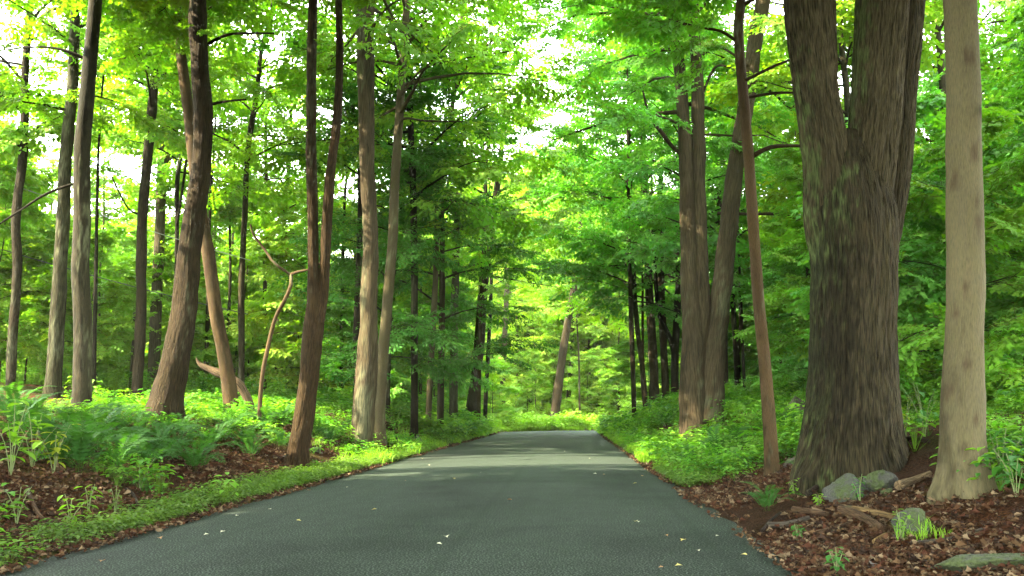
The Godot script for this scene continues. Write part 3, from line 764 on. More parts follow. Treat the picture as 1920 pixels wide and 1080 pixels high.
func build_trees() -> void:
	var k := 0
	for t in TREES:
		k += 1
		var y := height(t.x, t.z)
		var o := thing(t.name, t.label, "tree", Vector3(t.x, y, t.z))
		var d := -float(t.z)
		var big: bool = t.opt == "big"
		var sides := 240 if big else 84 if d < 18 else 22 if d < 30 else 12
		var step := .06 if big else .1 if d < 18 else .22 if d < 30 else .5
		var col: Color = BARK[t.col]
		var bark: Material = mats[t.bark]
		var ways: Array = []
		var a := Acc.new()
		for s in t.stems.size():
			var p := to_path(t.stems[s])
			if s == 3 and big:
				for q in p.size():
					p[q] = p[q] + Vector4(0, 0, -.2, 0)
			if big and s in [1, 2]:
				for q in p.size():
					p[q] = p[q] + Vector4(0, 0, .05 if s == 1 else .12, 0)
			if t.top > 0 and not (big and s == 0):
				upward(p, t.top * (1.0 if s == 0 or big else .82))
			p = smooth_path(p, step)
			ways.append(p)
			var opt := {"flare": t.flare if s == 0 else (t.flare * .7 if p[0].y < .2 else 0.0), "lump": .05 if t.bark == "smooth" else .09, "seed": k * 7.3 + s * 3.1, "moss": .28 if t.bark != "smooth" else .2, "stain": .14}
			opt.ridge = (.06 if big else .03 if t.bark == "shaggy" else .022 if t.bark == "furrow" else .004) if d < 30 else 0.0
			if big:
				opt.moss = .2
				opt.west = true
				opt.stain = .3 if s == 0 else .12
				opt.lump = .03
			elif t.opt == "root":
				opt.knots = []
				for j in 22:
					var ky := .5 + j * .27 + rng.randf_range(-.1, .1)
					var kq := on_path(p, ky)
					var ka := rng.randf_range(-1.2, 1.2)
					opt.knots.append(Vector4(kq.x + sin(ka) * kq.w, ky, kq.z + cos(ka) * kq.w, rng.randf_range(.04, .1)))
			elif t.col == "mottle":
				opt.stain = .3
			if big and s in [1, 2]:   # the two front upper stems are paler
				col = BARK.grey * 1.6
			elif big:
				col = BARK.grey
			if d < 18 and p[-1].y > 9.0:   # fine bark as far up as one can see, plainer above
				var cut := 0
				while p[cut].y < 9.0:
					cut += 1
				tube(a, p.slice(0, cut + 1), sides, col, opt)
				var rest: Array = []
				for q in range(cut, p.size()):
					if (q - cut) % 5 == 0 or q == p.size() - 1:
						rest.append(p[q])
				opt.flare = 0.0
				tube(a, rest, 24, col, opt)
			else:
				tube(a, p, sides, col, opt)
		part("trunk", a.mesh(bark), o)
		for l in t.limbs:
			var b := Acc.new()
			var p := to_path(l)
			for q in p.size():
				p[q].z += .12 * q
			tube(b, smooth_path(p, .12), 8, col * .6, {"lump": .12, "seed": k * 2.0})
			part("limb", b.mesh(bark), o)
		var c: Array = t.crown
		if c[2] > 0:
			var main: Array = ways[1] if big else ways[0]
			var over: bool = absf(t.x + 1.0) < 6.5 and t.z < -18.0 and t.z > -52.0 and c[0] > 5   # boughs that arch over the lane
			dress(o, main, {"from": c[0], "top": t.top, "radius": maxf(c[1] * 1.3, 5.7 if over else 0.0), "boughs": int(c[2] * (1.8 if t.z > -18.0 else 1.4 if over else 1.25)), "kind": c[3], "tint": c[4], "bark": col, "size": 1.0 if c[3] == 0 else 1.25, "full": 1.1 if t.z > -18.0 else .42 if over else .45}, 100 + k, bark, t.twigs)


# ---------------------------------------------------------------- woodland that fills the distance
func seen_over(x: float, z: float, r: float) -> bool:   # would stand in front of one of the traced trunks
	for t in TREES:
		var d := -float(t.z)
		if d > 60.0 or -z > d + r:
			continue
		var bearing: float = (t.x + t.stems[0][1][0]) / d
		if absf(x / -z - bearing) * -z < r * (1.0 if d < 31.0 else .8 if t.x > -9.0 else .3):
			return true
	return false


func in_view(x: float, z: float, r: float) -> bool:
	var d := -z
	if d < 3.0:
		return false
	var b := x / d
	return b > -.74 - r / d and b < .58 + r / d


func in_clearing(x: float, z: float) -> bool:   # the sunny opening round the bend
	return x > -15.0 and x < 12.0 and z > -84.0 and z < -60.0


func clear_of(x: float, z: float, taken: Array, gap: float) -> bool:
	for q in taken:
		if Vector2(x - q.x, z - q.y).length_squared() < gap * gap:
			return false
	return true


func stem_path(h: float, r: float, lean: float) -> Array:
	var az := rng.randf() * TAU
	var p: Array = []
	var n := 7
	for k in n:
		var f := float(k) / (n - 1)
		var w := lean * f * f * h
		p.append(Vector4(cos(az) * w + rng.randf_range(-.04, .04) * f * h * .3, -.15 + f * (h + .15), sin(az) * w + rng.randf_range(-.04, .04) * f * h * .3, lerpf(r, r * .12, f)))
	return smooth_path(p, .7)


func prototype(called: String, h: float, r: float, c: Dictionary, bark: String, seed_at: int) -> Node3D:
	var o := Node3D.new()
	o.name = called
	var p := stem_path(h, r, .05)
	var a := Acc.new()
	tube(a, p, 10, BARK[bark], {"flare": .25, "seed": seed_at * 1.7, "lump": .08, "moss": .2})
	part("trunk", a.mesh(mats.furrow), o)
	c.bark = BARK[bark]
	c.top = h
	dress(o, p, c, seed_at, mats.furrow)
	return o


func stand(protos: Array, k: int, x: float, z: float, scale_by: float, called: String, label: String, category: String, group: String) -> void:
	var o: Node3D = protos[k].duplicate()
	o.name = numbered(called)
	add_child(o)
	o.position = Vector3(x, height(x, z), z)
	o.rotation.y = rng.randf() * TAU
	o.scale = Vector3.ONE * scale_by
	tag(o, label, category, group)


const LANDMARKS := {"oak_tree": "the massive oak", "tan_trunk_tree": "the tan trunk", "slim_tree": "the slim bending tree", "shaggy_twin_tree": "the shaggy double trunk", "forked_tree": "the dark forked trunk",
	"curved_tree": "the curved trunk", "crossing_tree": "the crossing tree", "dark_trunk_tree": "the mottled dark trunk", "left_edge_tree": "the left edge tree", "thin_tree": "the thin forking tree",
	"forked_roadside_tree": "the forked roadside tree", "shaggy_tree": "the shaggy roadside trunk", "black_trunk_tree": "the black trunk", "leaning_tree": "the leaning tree"}


func whereabouts(x: float, z: float) -> String:   # where a filler tree shows, told by the nearest landmark in the picture
	var best := 1e9
	var text := ""
	var b := x / -z
	for t in TREES:
		if not LANDMARKS.has(t.name):
			continue
		var tb: float = (t.x + t.stems[0][t.stems[0].size() / 2][0]) / -t.z
		if absf(b - tb) < best:
			best = absf(b - tb)
			text = ("behind " if absf(b - tb) < .012 else "left of " if b < tb else "right of ") + LANDMARKS[t.name]
	return ("in the middle distance " if -z < 38 else "deeper in the woods " if -z < 62 else "far off ") + text


func tell_apart() -> void:   # things that still share a label are told apart by their order into the distance
	var by := {}
	for o in get_children():
		if o.has_meta("category") and not o.get_meta("category") == "leaf":
			by.get_or_add(o.get_meta("label"), []).append(o)
	var order := ["nearest", "second nearest", "third nearest", "fourth nearest", "fifth nearest", "sixth nearest", "seventh nearest", "farthest"]
	for l in by:
		var same: Array = by[l]
		if same.size() < 2:
			continue
		same.sort_custom(func(p, q): return p.position.z > q.position.z)
		for k in same.size():
			same[k].set_meta("label", (["nearer", "farther"][k] if same.size() == 2 else order[mini(k, 7)]) + " " + l)


func build_woods() -> void:
	var taken: Array = []
	for t in TREES:
		taken.append(Vector2(t.x, t.z))
	# tall canopy trees
	var tall: Array = []
	var tall_look := ["yellow-green", "bright green", "blue-green", "deep green", "pale sunlit green", "mid green"]
	for k in 6:
		tall.append(prototype("tall_tree", rng.randf_range(15, 20), rng.randf_range(.13, .22), {"from": [4.5, 4.0, 5.5, 4.0, 4.5, 6.0][k], "radius": [3.4, 3.8, 3.2, 3.6, 4.0, 3.0][k], "boughs": 22, "kind": 1, "tint": [0, 5, 2, 1, 4, 6][k], "size": 1.25, "full": .65}, ["brown", "grey", "brown", "dark", "pale", "olive"][k], 300 + k))
	# unseen trees added to shade the lane where the camera stands, and those that close the view over the bend
	var roof := [[-9.5, -5.5, 3], [-12.5, -9, 1], [6.0, -2.5, 3], [9.5, -8, 3], [12, -14, 2], [-19, -3, 0],
		[-5.2, -84, 4], [3.6, -86, 0], [10.5, -76, 1], [-6.4, -4, 6], [4.6, -3.5, 6], [-5.8, 2, 6], [3.4, 3, 6], [-6.5, 9, 6], [4.5, 8, 6], [-8.5, -8.5, 6], [6.4, -7, 6], [-12, 5, 6], [-16, 0, 6], [-11, 11, 6], [-18, 8, 6], [-14, -6, 6], [9.5, 3, 6], [10, -3, 6], [8.6, -30.5, 7]]
	tall.append(prototype("tall_tree", 17.0, .2, {"from": 8.5, "radius": 6.5, "boughs": 44, "kind": 1, "tint": 5, "size": 1.3, "full": 1.0, "rise": .5}, "brown", 330))  # dense wide crown for the unseen trees added to shade the lane
	tall_look.append("wide-crowned mid green")
	tall.append(prototype("tall_tree", 20.0, .2, {"from": 9.5, "radius": 6.5, "boughs": 34, "kind": 1, "tint": 0, "size": 1.2, "full": .6, "rise": .6}, "brown", 332))
	tall_look.append("wide-crowned yellow-green")
	for q in roof:
		taken.append(Vector2(q[0], q[1]))
		var where := "%s the lane, added unseen for shade" % ("left of" if q[0] < 0 else "right of")
		stand(tall, q[2], q[0], q[1], rng.randf_range(.95, 1.15), "tall_tree", "tall %s background tree %s" % [tall_look[q[2]], whereabouts(q[0], q[1]) if q[1] < -20 else where], "tree", "tall background trees")
	var made := 0
	var tries := 0
	while made < COUNT_TALL and tries < 6000:
		tries += 1
		var z := -rng.randf_range(26, 112)
		var x := rng.randf_range(-.82, .68) * -z
		var e := road_side(x, z)
		if e.x < 2.5 or not in_view(x, z, 3.0) or not clear_of(x, z, taken, 3.4) or seen_over(x, z, .6 if -z > 31 else 3.4) or in_clearing(x, z) or (x < -5.0 and z < -50 and z > -78):
			continue
		var b := x / -z
		if b < -.16 and rng.randf() < (.95 if -z > 34.0 else .75):   # the open gap on the left that lets the sky through
			continue
		if b > -.16 and x < -1.35 and -z < 64.0 and rng.randf() < .6:
			continue
		taken.append(Vector2(x, z))
		var k := rng.randi() % 6
		if b < -.1:
			k = [0, 4, 0, 5, 4, 0][k]
		elif b > .16:
			k = [1, 2, 2, 3, 1, 5][k]
		elif z < -60:
			k = [0, 4, 4, 0, 5, 1][k]
		stand(tall, k, x, z, rng.randf_range(.85, 1.2) * (.8 if b < -.2 else 1.0), "tall_tree", "tall %s background tree %s" % [tall_look[k], whereabouts(x, z)], "tree", "tall background trees")
		made += 1
	# slender pale stems that stand among the leaves
	var thin: Array = []
	for k in 4:
		thin.append(prototype("pole_tree", [15.0, 17.0, 13.0, 16.0][k], [.07, .09, .06, .1][k], {"from": 7.5, "radius": 2.2, "boughs": 9, "kind": 1, "tint": [0, 5, 4, 0][k], "size": 1.1, "full": .6}, ["grey", "brown", "pale", "olive"][k], 420 + k))
	var thin_look := ["grey", "brown", "pale", "olive"]
	made = 0
	tries = 0
	while made < 46 and tries < 3000:
		tries += 1
		var z := -rng.randf_range(33, 78)
		var x := rng.randf_range(-.6, .3) * -z
		if road_side(x, z).x < 1.6 or not clear_of(x, z, taken, 1.3) or seen_over(x, z, .5):
			continue
		taken.append(Vector2(x, z))
		var k := rng.randi() % 4
		stand(thin, k, x, z, rng.randf_range(.85, 1.15), "pole_tree", "slender %s pole-like tree %s" % [thin_look[k], whereabouts(x, z)], "tree", "slender trees among the leaves")
		made += 1
	# understorey saplings, leafy down to knee height
	var low: Array = []
	var low_look := ["yellow-green", "bright green", "blue-green", "deep green", "sunlit lime", "mid green", "slender yellow-green", "slender blue-green"]
	for k in 8:
		low.append(prototype("sapling", [6.5, 7.5, 8.0, 6.0, 7.0, 4.5, 10.0, 9.5][k], [.04, .05, .05, .04, .045, .035, .05, .055][k], {"from": [1.0, 1.2, 1.0, .7, .9, .6, 2.0, 1.6][k], "radius": [2.0, 2.3, 2.4, 2.0, 2.2, 1.8, 2.2, 2.4][k], "boughs": [20, 22, 24, 18, 20, 14, 24, 26][k], "kind": [3, 0, 3, 0, 1, 0, 3, 1][k], "tint": [0, 5, 2, 1, 4, 5, 0, 2][k], "size": [.95, .9, .95, .9, 1.1, .85, 1.0, 1.1][k], "full": .62, "rise": .6, "droop": .2}, "brown", 500 + k))
	made = 0
	tries = 0
	var small: Array = []
	while made < COUNT_LOW and tries < 9000:
		tries += 1
		var z := -rng.randf_range(17, 100)
		var x := rng.randf_range(-.82, .68) * -z
		var e := road_side(x, z)
		if e.x < 2.6 + (0.0 if -z < 60 else 4.0) or not in_view(x, z, 2.0) or not clear_of(x, z, small, 1.9 + .012 * -z) or seen_over(x, z, 3.0) or in_clearing(x, z):
			continue
		var b := x / -z
		if b < -.1 and -z < 22.0:
			continue
		small.append(Vector2(x, z))
		var k := rng.randi() % 8
		if b > .14:
			k = [1, 2, 2, 3, 7, 5, 7, 2][k]
		elif z < -55 or b < -.3:
			k = [0, 4, 6, 5, 4, 0, 6, 1][k]
		stand(low, k, x, z, rng.randf_range(.75, 1.2) * (1.1 if b < -.12 and z < -32 else 1.0), "sapling", "%s leafy sapling %s" % [low_look[k], whereabouts(x, z)], "sapling", "understorey saplings")
		made += 1
	for q in [[-9.5, -66, 6, .75], [-6.5, -70, 4, .7], [-3.6, -73, 0, .8], [1.5, -76, 4, .8], [3.8, -70, 6, .6], [6.5, -74, 4, .8], [8.5, -68, 0, .7], [-11.5, -75, 4, .9], [-1.5, -80, 6, .8]]:
		stand(low, q[2], q[0], q[1], q[3], "sapling", "%s leafy sapling %s" % [low_look[q[2]], whereabouts(q[0], q[1])], "sapling", "understorey saplings")
	# broad trees leafy to the ground that close the view on the rising slope behind
	var far: Array = []
	for k in 4:
		far.append(prototype("hillside_tree", [13.0, 11.0, 15.0, 12.0][k], .2, {"from": .6, "radius": [4.6, 4.2, 4.8, 5.0][k], "boughs": 44, "kind": 1, "tint": [4, 0, 6, 5][k], "size": 1.9, "full": .8, "rise": .7}, "brown", 640 + k))
	var far_look := ["lime", "yellow-green", "golden-green", "mid green"]
	made = 0
	tries = 0
	var ring: Array = []
	while made < COUNT_FAR and tries < 6000:
		tries += 1
		var z := -rng.randf_range(50, 135)
		var x := rng.randf_range(-.85, .72) * -z
		var away := Vector2(x, z).length()
		if away < 78.0 + 16.0 * absf(sin(x * .1)) or not in_view(x, z, 4.0) or not clear_of(x, z, ring, 4.6):
			continue
		ring.append(Vector2(x, z))
		var k := rng.randi() % 4
		stand(far, k, x, z, rng.randf_range(.75, 1.2) * lerpf(1.0, .8, ss(.1, .25, -x / -z)), "hillside_tree", "broad %s hillside tree %s" % [far_look[k], whereabouts(x, z)], "tree", "trees closing the distance")
		made += 1
	for q in [[-13, -97, 1, 1.7], [-7, -100, 0, 1.9], [-1, -98, 2, 1.7], [5, -101, 0, 1.9], [11, -97, 1, 1.8]]:   # the tallest, over the bend
		stand(far, q[2], q[0], q[1], q[3], "hillside_tree", "towering %s hillside tree %s" % [far_look[q[2]], whereabouts(q[0], q[1])], "tree", "trees closing the distance")
	for o in tall + low + far + thin:
		o.free()


# ---------------------------------------------------------------- ferns, plants, stones, wood on the ground
func frond(seed_at: int) -> ArrayMesh:
	var r := RandomNumberGenerator.new()
	r.seed = seed_at
	var a := Acc.new()
	var n := 22
	var prev := Vector3.ZERO
	for k in range(1, n + 1):
		var t := float(k) / n
		var p := Vector3(t * .62 + .1 * t * t, .52 * sin(t * 2.0) * (1 - .35 * t), .02 * sin(t * 5.0 + seed_at))
		var d := (p - prev).normalized()
		var side := Vector3(0, 0, 1)
		var up := side.cross(d).normalized()
		if up.y < 0:
			up = -up
		a.tri(prev - side * .004, prev + side * .004, p, Color(.9, .7, .6), up)
		if t > .14:
			var l := .135 * sin(PI * pow(1.0 - t, .75) * .93 + .06) + .006
			for s in [-1.0, 1.0]:
				var out: Vector3 = (side * s + d * .45 - up * .12 + Vector3(0, r.randf_range(-.12, .12), 0)).normalized()
				var tone := r.randf_range(.8, 1.2)
				var col := Color(tone, tone, tone)
				var w := .0165
				var tip := p + out * l
				a.tri(p - d * w * .7, p + out * l * .5 + d * w, tip, col, up)
				a.tri(p - d * w * .7, tip, p + out * l * .5 - d * w, col, up)
		prev = p
	return a.mesh(mats.fern)


func build_ferns() -> void:
	var fronds: Array = []
	for k in 4:
		fronds.append(frond(900 + k))
	for f in FERNS:
		var o := thing("fern", f[3], "fern", Vector3(f[0], height(f[0], f[1]) - .02, f[1]), "ferns on the banks")
		var n := rng.randi_range(11, 15)
		for k in n:
			var b := part("frond", fronds[rng.randi() % 4], o)
			var s: float = f[2] * rng.randf_range(.75, 1.2) * .95
			b.transform = Transform3D(Basis(Vector3.UP, TAU * k / n + rng.randf_range(-.25, .25)) * Basis(Vector3(0, 0, 1), rng.randf_range(-.2, .65)) * Basis(Vector3(1, 0, 0), rng.randf_range(-.25, .25)), Vector3(rng.randf_range(-.05, .05), 0, rng.randf_range(-.05, .05)))
			b.scale = Vector3.ONE * s


func broad_leaf(seed_at: int, shape: Array, m: Material) -> ArrayMesh:
	var r := RandomNumberGenerator.new()
	r.seed = seed_at
	var a := Acc.new()
	a.tri(Vector3(0, 0, .01), Vector3(0, 0, -.01), Vector3(.25, 0, 0), Color(.8, .7, .6), Vector3.UP)
	leaf(a, Vector3(.22, 0, 0), Vector3(1, -.1, 0).normalized(), Vector3.UP, 1.0, shape, r.randf_range(.1, .3), Color(1, 1, 1))
	return a.mesh(m)


func build_plants() -> void:
	var tones := {"bright": Color(.13, .27, .02), "yellow": Color(.22, .28, .02), "deep": Color(.05, .16, .03), "dull": Color(.1, .15, .03)}
	var kinds := {}
	for t in tones:
		var m: StandardMaterial3D = mats.leaf.duplicate()
		m.albedo_color = Color(tones[t].r, tones[t].g, tones[t].b).linear_to_srgb()
		kinds[t] = [broad_leaf(5, OVAL, m), broad_leaf(6, OVAL, m), broad_leaf(7, KITE if t == "deep" else OVAL, m)]
	for p in PLANTS:
		var o := thing("leafy_plant", p[5], "plant", Vector3(p[0], height(p[0], p[1]), p[1]), "small plants on the verges")
		var n := 3 if p[2] < .5 else 5
		for k in n:
			var az := TAU * k / n + rng.randf_range(-.4, .4)
			var reach: float = p[2] * rng.randf_range(.1, .45)
			var tip := Vector3(cos(az) * reach, p[2] * rng.randf_range(.7, 1.1), sin(az) * reach)
			var a := Acc.new()
			tube(a, smooth_path([Vector4(0, -.04, 0, .006), Vector4(tip.x * .35, tip.y * .55, tip.z * .35, .005), Vector4(tip.x, tip.y, tip.z, .003)], .1), 5, Color(.1, .13, .04), {"lump": 0.0})
			var st := part("stem", a.mesh(mats.plain), o)
			var m := 5 if p[3] > .1 else 8
			for j in m:
				var f := .35 + .65 * j / (m - 1.0)
				var at := Vector3(tip.x * f * f, tip.y * f, tip.z * f * f)
				var b := part("leaf", kinds[p[4]][rng.randi() % 3], st)
				b.transform = Transform3D(Basis(Vector3.UP, j * 2.4 + k + rng.randf_range(-.4, .4)) * Basis(Vector3(0, 0, 1), rng.randf_range(-.5, .35)), at)
				b.scale = Vector3.ONE * p[3] * rng.randf_range(.75, 1.15)


func rock_mesh(seed_at: int, size: Vector3, col: Color, moss: float) -> ArrayMesh:
	var r := RandomNumberGenerator.new()
	r.seed = seed_at
	var a := Acc.new()
	var cuts: Array = []
	for k in 11:
		cuts.append([Vector3(r.randf_range(-1, 1), r.randf_range(-.4, 1), r.randf_range(-1, 1)).normalized(), r.randf_range(.42, .75)])
	var nu := 36
	var nv := 22
	for j in nv + 1:
		for k in nu + 1:
			var th := TAU * (k % nu) / nu
			var ph := PI * j / nv
			var p := Vector3(sin(ph) * sin(th), -cos(ph), sin(ph) * cos(th))
			for c in cuts:
				p -= c[0] * maxf(0.0, p.dot(c[0]) - c[1]) * .97
			var f := rough.get_noise_3d(p.x * 9.0 + seed_at, p.y * 9.0, p.z * 9.0)
			p *= 1.0 + .09 * f
			p *= size * .74
			a.v.append(p)
			var tone := 1.0 + .5 * patch.get_noise_3d(p.x * 24.0 + seed_at, p.y * 24.0, p.z * 24.0)
			var g := patch.get_noise_3d(p.x * 14.0, p.y * 14.0 + seed_at, p.z * 14.0) + .7 * rough.get_noise_3d(p.x * 40.0, p.y * 40.0, p.z * 40.0) + moss * 1.1 - .4 + .25 * (p.y / size.y)
			var q := (col * tone).lerp(Color(.05, .075, .012), clampf(g * 4.0, 0, .92))
			a.c.append(Color(q.r, q.g, q.b))
			a.uv.append(Vector2(float(k) / nu, float(j) / nv))
	var w := nu + 1
	for j in nv + 1:
		for k in w:
			var kk := k % nu
			var du := a.v[j * w + (kk + 1) % nu] - a.v[j * w + (kk + nu - 1) % nu]
			var dv := a.v[mini(j + 1, nv) * w + kk] - a.v[maxi(j - 1, 0) * w + kk]
			var nn := du.cross(dv)
			a.n.append(nn.normalized() if nn.length() > 1e-9 else Vector3(0, -1 if j == 0 else 1, 0))
			if j < nv and k < nu:
				var b := j * w + k
				a.i.append_array([b, b + w, b + w + 1, b, b + w + 1, b + 1])
	return a.mesh(mats.stone)


func build_stones() -> void:
	var tones := {"dark": Color(.025, .025, .02), "grey": Color(.058, .06, .045), "brown": Color(.065, .046, .03), "pale": Color(.15, .135, .11)}
	var k := 0
	for q in ROCKS:
		k += 1
		var s := Vector3(q[2] * .9, q[3] * .8, q[2] * q[4] * .85)
		var o := part(numbered("rock"), rock_mesh(700 + k, s, tones[q[6]], q[5]), self)
		o.position = Vector3(q[0], height(q[0], q[1]) + q[3] * .2, q[1])
		o.rotation = Vector3(rng.randf_range(-.15, .15), rng.randf_range(-.5, .5), rng.randf_range(-.2, .2))
		if q[7].contains("tilted"):
			o.rotation = Vector3(.1, .3, .55)
		tag(o, q[7], "rock", "stones along the banks")


func build_sticks() -> void:
	var tones := {"pale": Color(.3, .22, .12), "brown": Color(.16, .1, .055), "yellow": Color(.34, .23, .1), "grey": Color(.15, .13, .1), "dark": Color(.06, .045, .032)}
	for q in STICKS:
		var first: Array = q[0][0]
		var o := Vector3(first[0], height(first[0], first[1]), first[1])
		var p: Array = []
		for j in q[0].size():
			var s: Array = q[0][j]
			var f: float = float(j) / (q[0].size() - 1)
			p.append(Vector4(s[0] - o.x, height(s[0], s[1]) - o.y + q[1] * 1.0 + .02 + rng.randf_range(0, .5) * q[1], s[1] - o.z, q[1] * 1.2 * lerpf(1.0, .7, f)))
		p = smooth_path(p, .05)
		var e: Vector4 = p[-1]
		var b: Vector4 = p[0]
		p.insert(0, Vector4(b.x, b.y, b.z, .002))
		p.append(Vector4(e.x, e.y, e.z, .002))
		var a := Acc.new()
		tube(a, p, 12, tones[q[2]], {"lump": .16, "seed": o.x * 3.0, "moss": .1})
		var m := part(numbered(q[3]), a.mesh(mats.furrow), self)
		m.position = o
		tag(m, q[4], "log" if q[3] == "fallen_log" else "stick", "dead wood on the ground")
	# the broken limb that hangs against the crossing tree
	var g := Acc.new()
	var d := Vector3(-8.02, height(-8.02, -21.6), -21.6)
	tube(g, smooth_path([Vector4(0, -.05, 0, .09), Vector4(-.2, .45, 0, .1), Vector4(-.52, .95, .05, .1), Vector4(-1.05, 1.22, .1, .085), Vector4(-1.5, 1.42, .1, .06), Vector4(-1.62, 1.62, .1, .01)], .06), 14, Color(.13, .095, .055), {"lump": .2, "seed": 3.0})
	var l := part("broken_limb", g.mesh(mats.shaggy), self)
	l.position = d
	tag(l, "pale broken limb arching across behind the leaning crossing tree", "dead branch")
	# two overhead wires on the left
	for wv in [[Vector3(-19.9, 9.25, -25.2), Vector3(-12.0, 6.95, -31), "upper pale wire slanting down through the trees at the left"], [Vector3(-19.8, 6.95, -25.2), Vector3(-12.0, 4.9, -31), "lower dark wire slanting down through the trees at the left"]]:
		var s := Acc.new()
		var pts: Array = []
		for j in 9:
			var f := j / 8.0
			var q: Vector3 = (wv[1] - wv[0]) * f + Vector3.DOWN * .5 * f * (1 - f)
			pts.append(Vector4(q.x, q.y, q.z, .018))
		tube(s, pts, 6, Color(.25, .25, .24) if wv[2].begins_with("upper") else Color(.04, .04, .04), {"lump": 0.0})
		var o := part(numbered("overhead_wire"), s.mesh(mats.plain), self)
		o.position = wv[0]
		tag(o, wv[2], "wire", "overhead wires at the left")


# ---------------------------------------------------------------- litter, low growth, grass
func build_litter() -> void:
	var r := RandomNumberGenerator.new()
	r.seed = 77
	var a := Acc.new()
	leaf(a, Vector3(-.5, 0, 0), Vector3(1, .25, 0).normalized(), Vector3.UP, 1.0, MAPLE, .8, Color.WHITE)
	var dead := a.mesh(mats.dead)
	var g2 := Acc.new()
	leaf(g2, Vector3(-.5, 0, 0), Vector3(1, .3, 0).normalized(), Vector3.UP, 1.0, OVAL, .9, Color.WHITE)
	leaf(g2, Vector3(.6, .1, .5), Vector3(-.4, -.2, 1).normalized(), Vector3.UP, .7, KITE, -.6, Color(.7, .7, .7))
	g2.tri(Vector3(-1, .1, .7), Vector3(-1, .18, .74), Vector3(1.2, .15, .2), Color(.5, .5, .5), Vector3.UP)
	var bits := g2.mesh(mats.dead)
	var xf2: Array = []
	var cols2 := PackedColorArray()
	var xf: Array = []
	var cols := PackedColorArray()
	var palette := [Color(.065, .031, .014), Color(.04, .022, .011), Color(.085, .05, .023), Color(.025, .015, .009), Color(.14, .1, .055), Color(.055, .022, .011)]
	var tries := 0
	while xf.size() + xf2.size() < COUNT_LITTER and tries < COUNT_LITTER * 6:
		tries += 1
		var d := 4.5 + 46.0 * pow(r.randf(), 1.7)
		var left := r.randf() < .5
		var e := -.02 + 7.5 * pow(r.randf(), 1.5)
		var x := -4.4 - e if left else 1.7 + e
		var p := patch.get_noise_2d(x * 1.6, -d * 1.6)
		var green := patch.get_noise_2d(x + 300.0, -d)
		if r.randf() > .62 + p * 1.5 - (green * .8 if left else 0.0):
			continue
		if e < .22 and r.randf() < .6:
			continue
		var bit := r.randf() < .6
		var s := r.randf_range(.02, .05 if bit else .065) * (1.0 + d * .035)
		var b := Basis(Vector3.UP, r.randf() * TAU) * Basis(Vector3(1, 0, 0), r.randf_range(-.6, .6)) * Basis(Vector3(0, 0, 1), r.randf_range(-.4, .4))
		if r.randf() < .3:
			b = b * Basis(Vector3(1, 0, 0), PI)
		var y := maxf(height(x, -d), .01 if e < 0.2 else -1.0)
		var put := Transform3D(b.scaled(Vector3.ONE * s), Vector3(x, y + .012 + r.randf() * .025, -d))
		var c: Color = palette[r.randi() % 6] * r.randf_range(.7, 1.25)
		if bit:
			xf2.append(put)
			cols2.append(c)
		else:
			xf.append(put)
			cols.append(c)
	var o := scatter("leaf_litter", dead, xf, cols, self)
	o.set_meta("kind", "stuff")
	o.set_meta("label", "brown fallen leaves littering both banks")
	o = scatter("leaf_fragments", bits, xf2, cols2, self)
	o.set_meta("kind", "stuff")
	o.set_meta("label", "small brown leaf scraps and twigs littering both banks")
	# leaves lying singly on the asphalt
	var fresh: Array = []
	for c in [Color(.5, .48, .34), Color(.42, .36, .12), Color(.3, .17, .08)]:
		var m: StandardMaterial3D = mats.dead.duplicate()
		m.albedo_color = Color(c.r, c.g, c.b).linear_to_srgb()
		var g := Acc.new()
		leaf(g, Vector3(-.5, 0, 0), Vector3(1, .12, 0).normalized(), Vector3.UP, 1.0, MAPLE, .3, Color.WHITE)
		fresh.append(g.mesh(m))
	var looks := ["small pale leaf lying on the asphalt", "small yellowish leaf lying on the asphalt", "small brown leaf lying on the asphalt"]
	for q in ROAD_LEAVES:
		var k: int = [0, 0, 1, 2][r.randi() % 4]
		var m := part(numbered("fallen_leaf"), fresh[k], self)
		var f: float = (q[0] + 1.35) / 3.05
		m.position = Vector3(q[0], .05 * (1 - f * f) + .02, q[1])
		m.rotation = Vector3(r.randf_range(-.15, .15), r.randf() * TAU, r.randf_range(-.1, .1))
		m.scale = Vector3.ONE * r.randf_range(.035, .065)
		tag(m, looks[k], "leaf", looks[k].replace("small", "scattered").replace("leaf", "leaves"))


func herb(seed_at: int, leaves: int, tall: float, size: float, shape: Array) -> ArrayMesh:
	var r := RandomNumberGenerator.new()
	r.seed = seed_at
	var a := Acc.new()
	for k in leaves:
		var az := r.randf() * TAU
		var reach := r.randf() * .16
		var y := tall * r.randf_range(.3, 1.0)
		var at := Vector3(cos(az) * reach, y, sin(az) * reach)
		a.tri(Vector3(0, -.02, 0), Vector3(.006, -.02, 0), at, Color(.7, .6, .6), Vector3.UP)
		var out := Vector3(cos(az + r.randf_range(-.6, .6)), r.randf_range(-.35, .35), sin(az + r.randf_range(-.6, .6))).normalized()
		var tone := r.randf_range(.75, 1.25)
		leaf(a, at, out, Vector3.UP, size * r.randf_range(.7, 1.25), shape, .25, Color(tone, tone, tone))
	return a.mesh(mats.leaf)


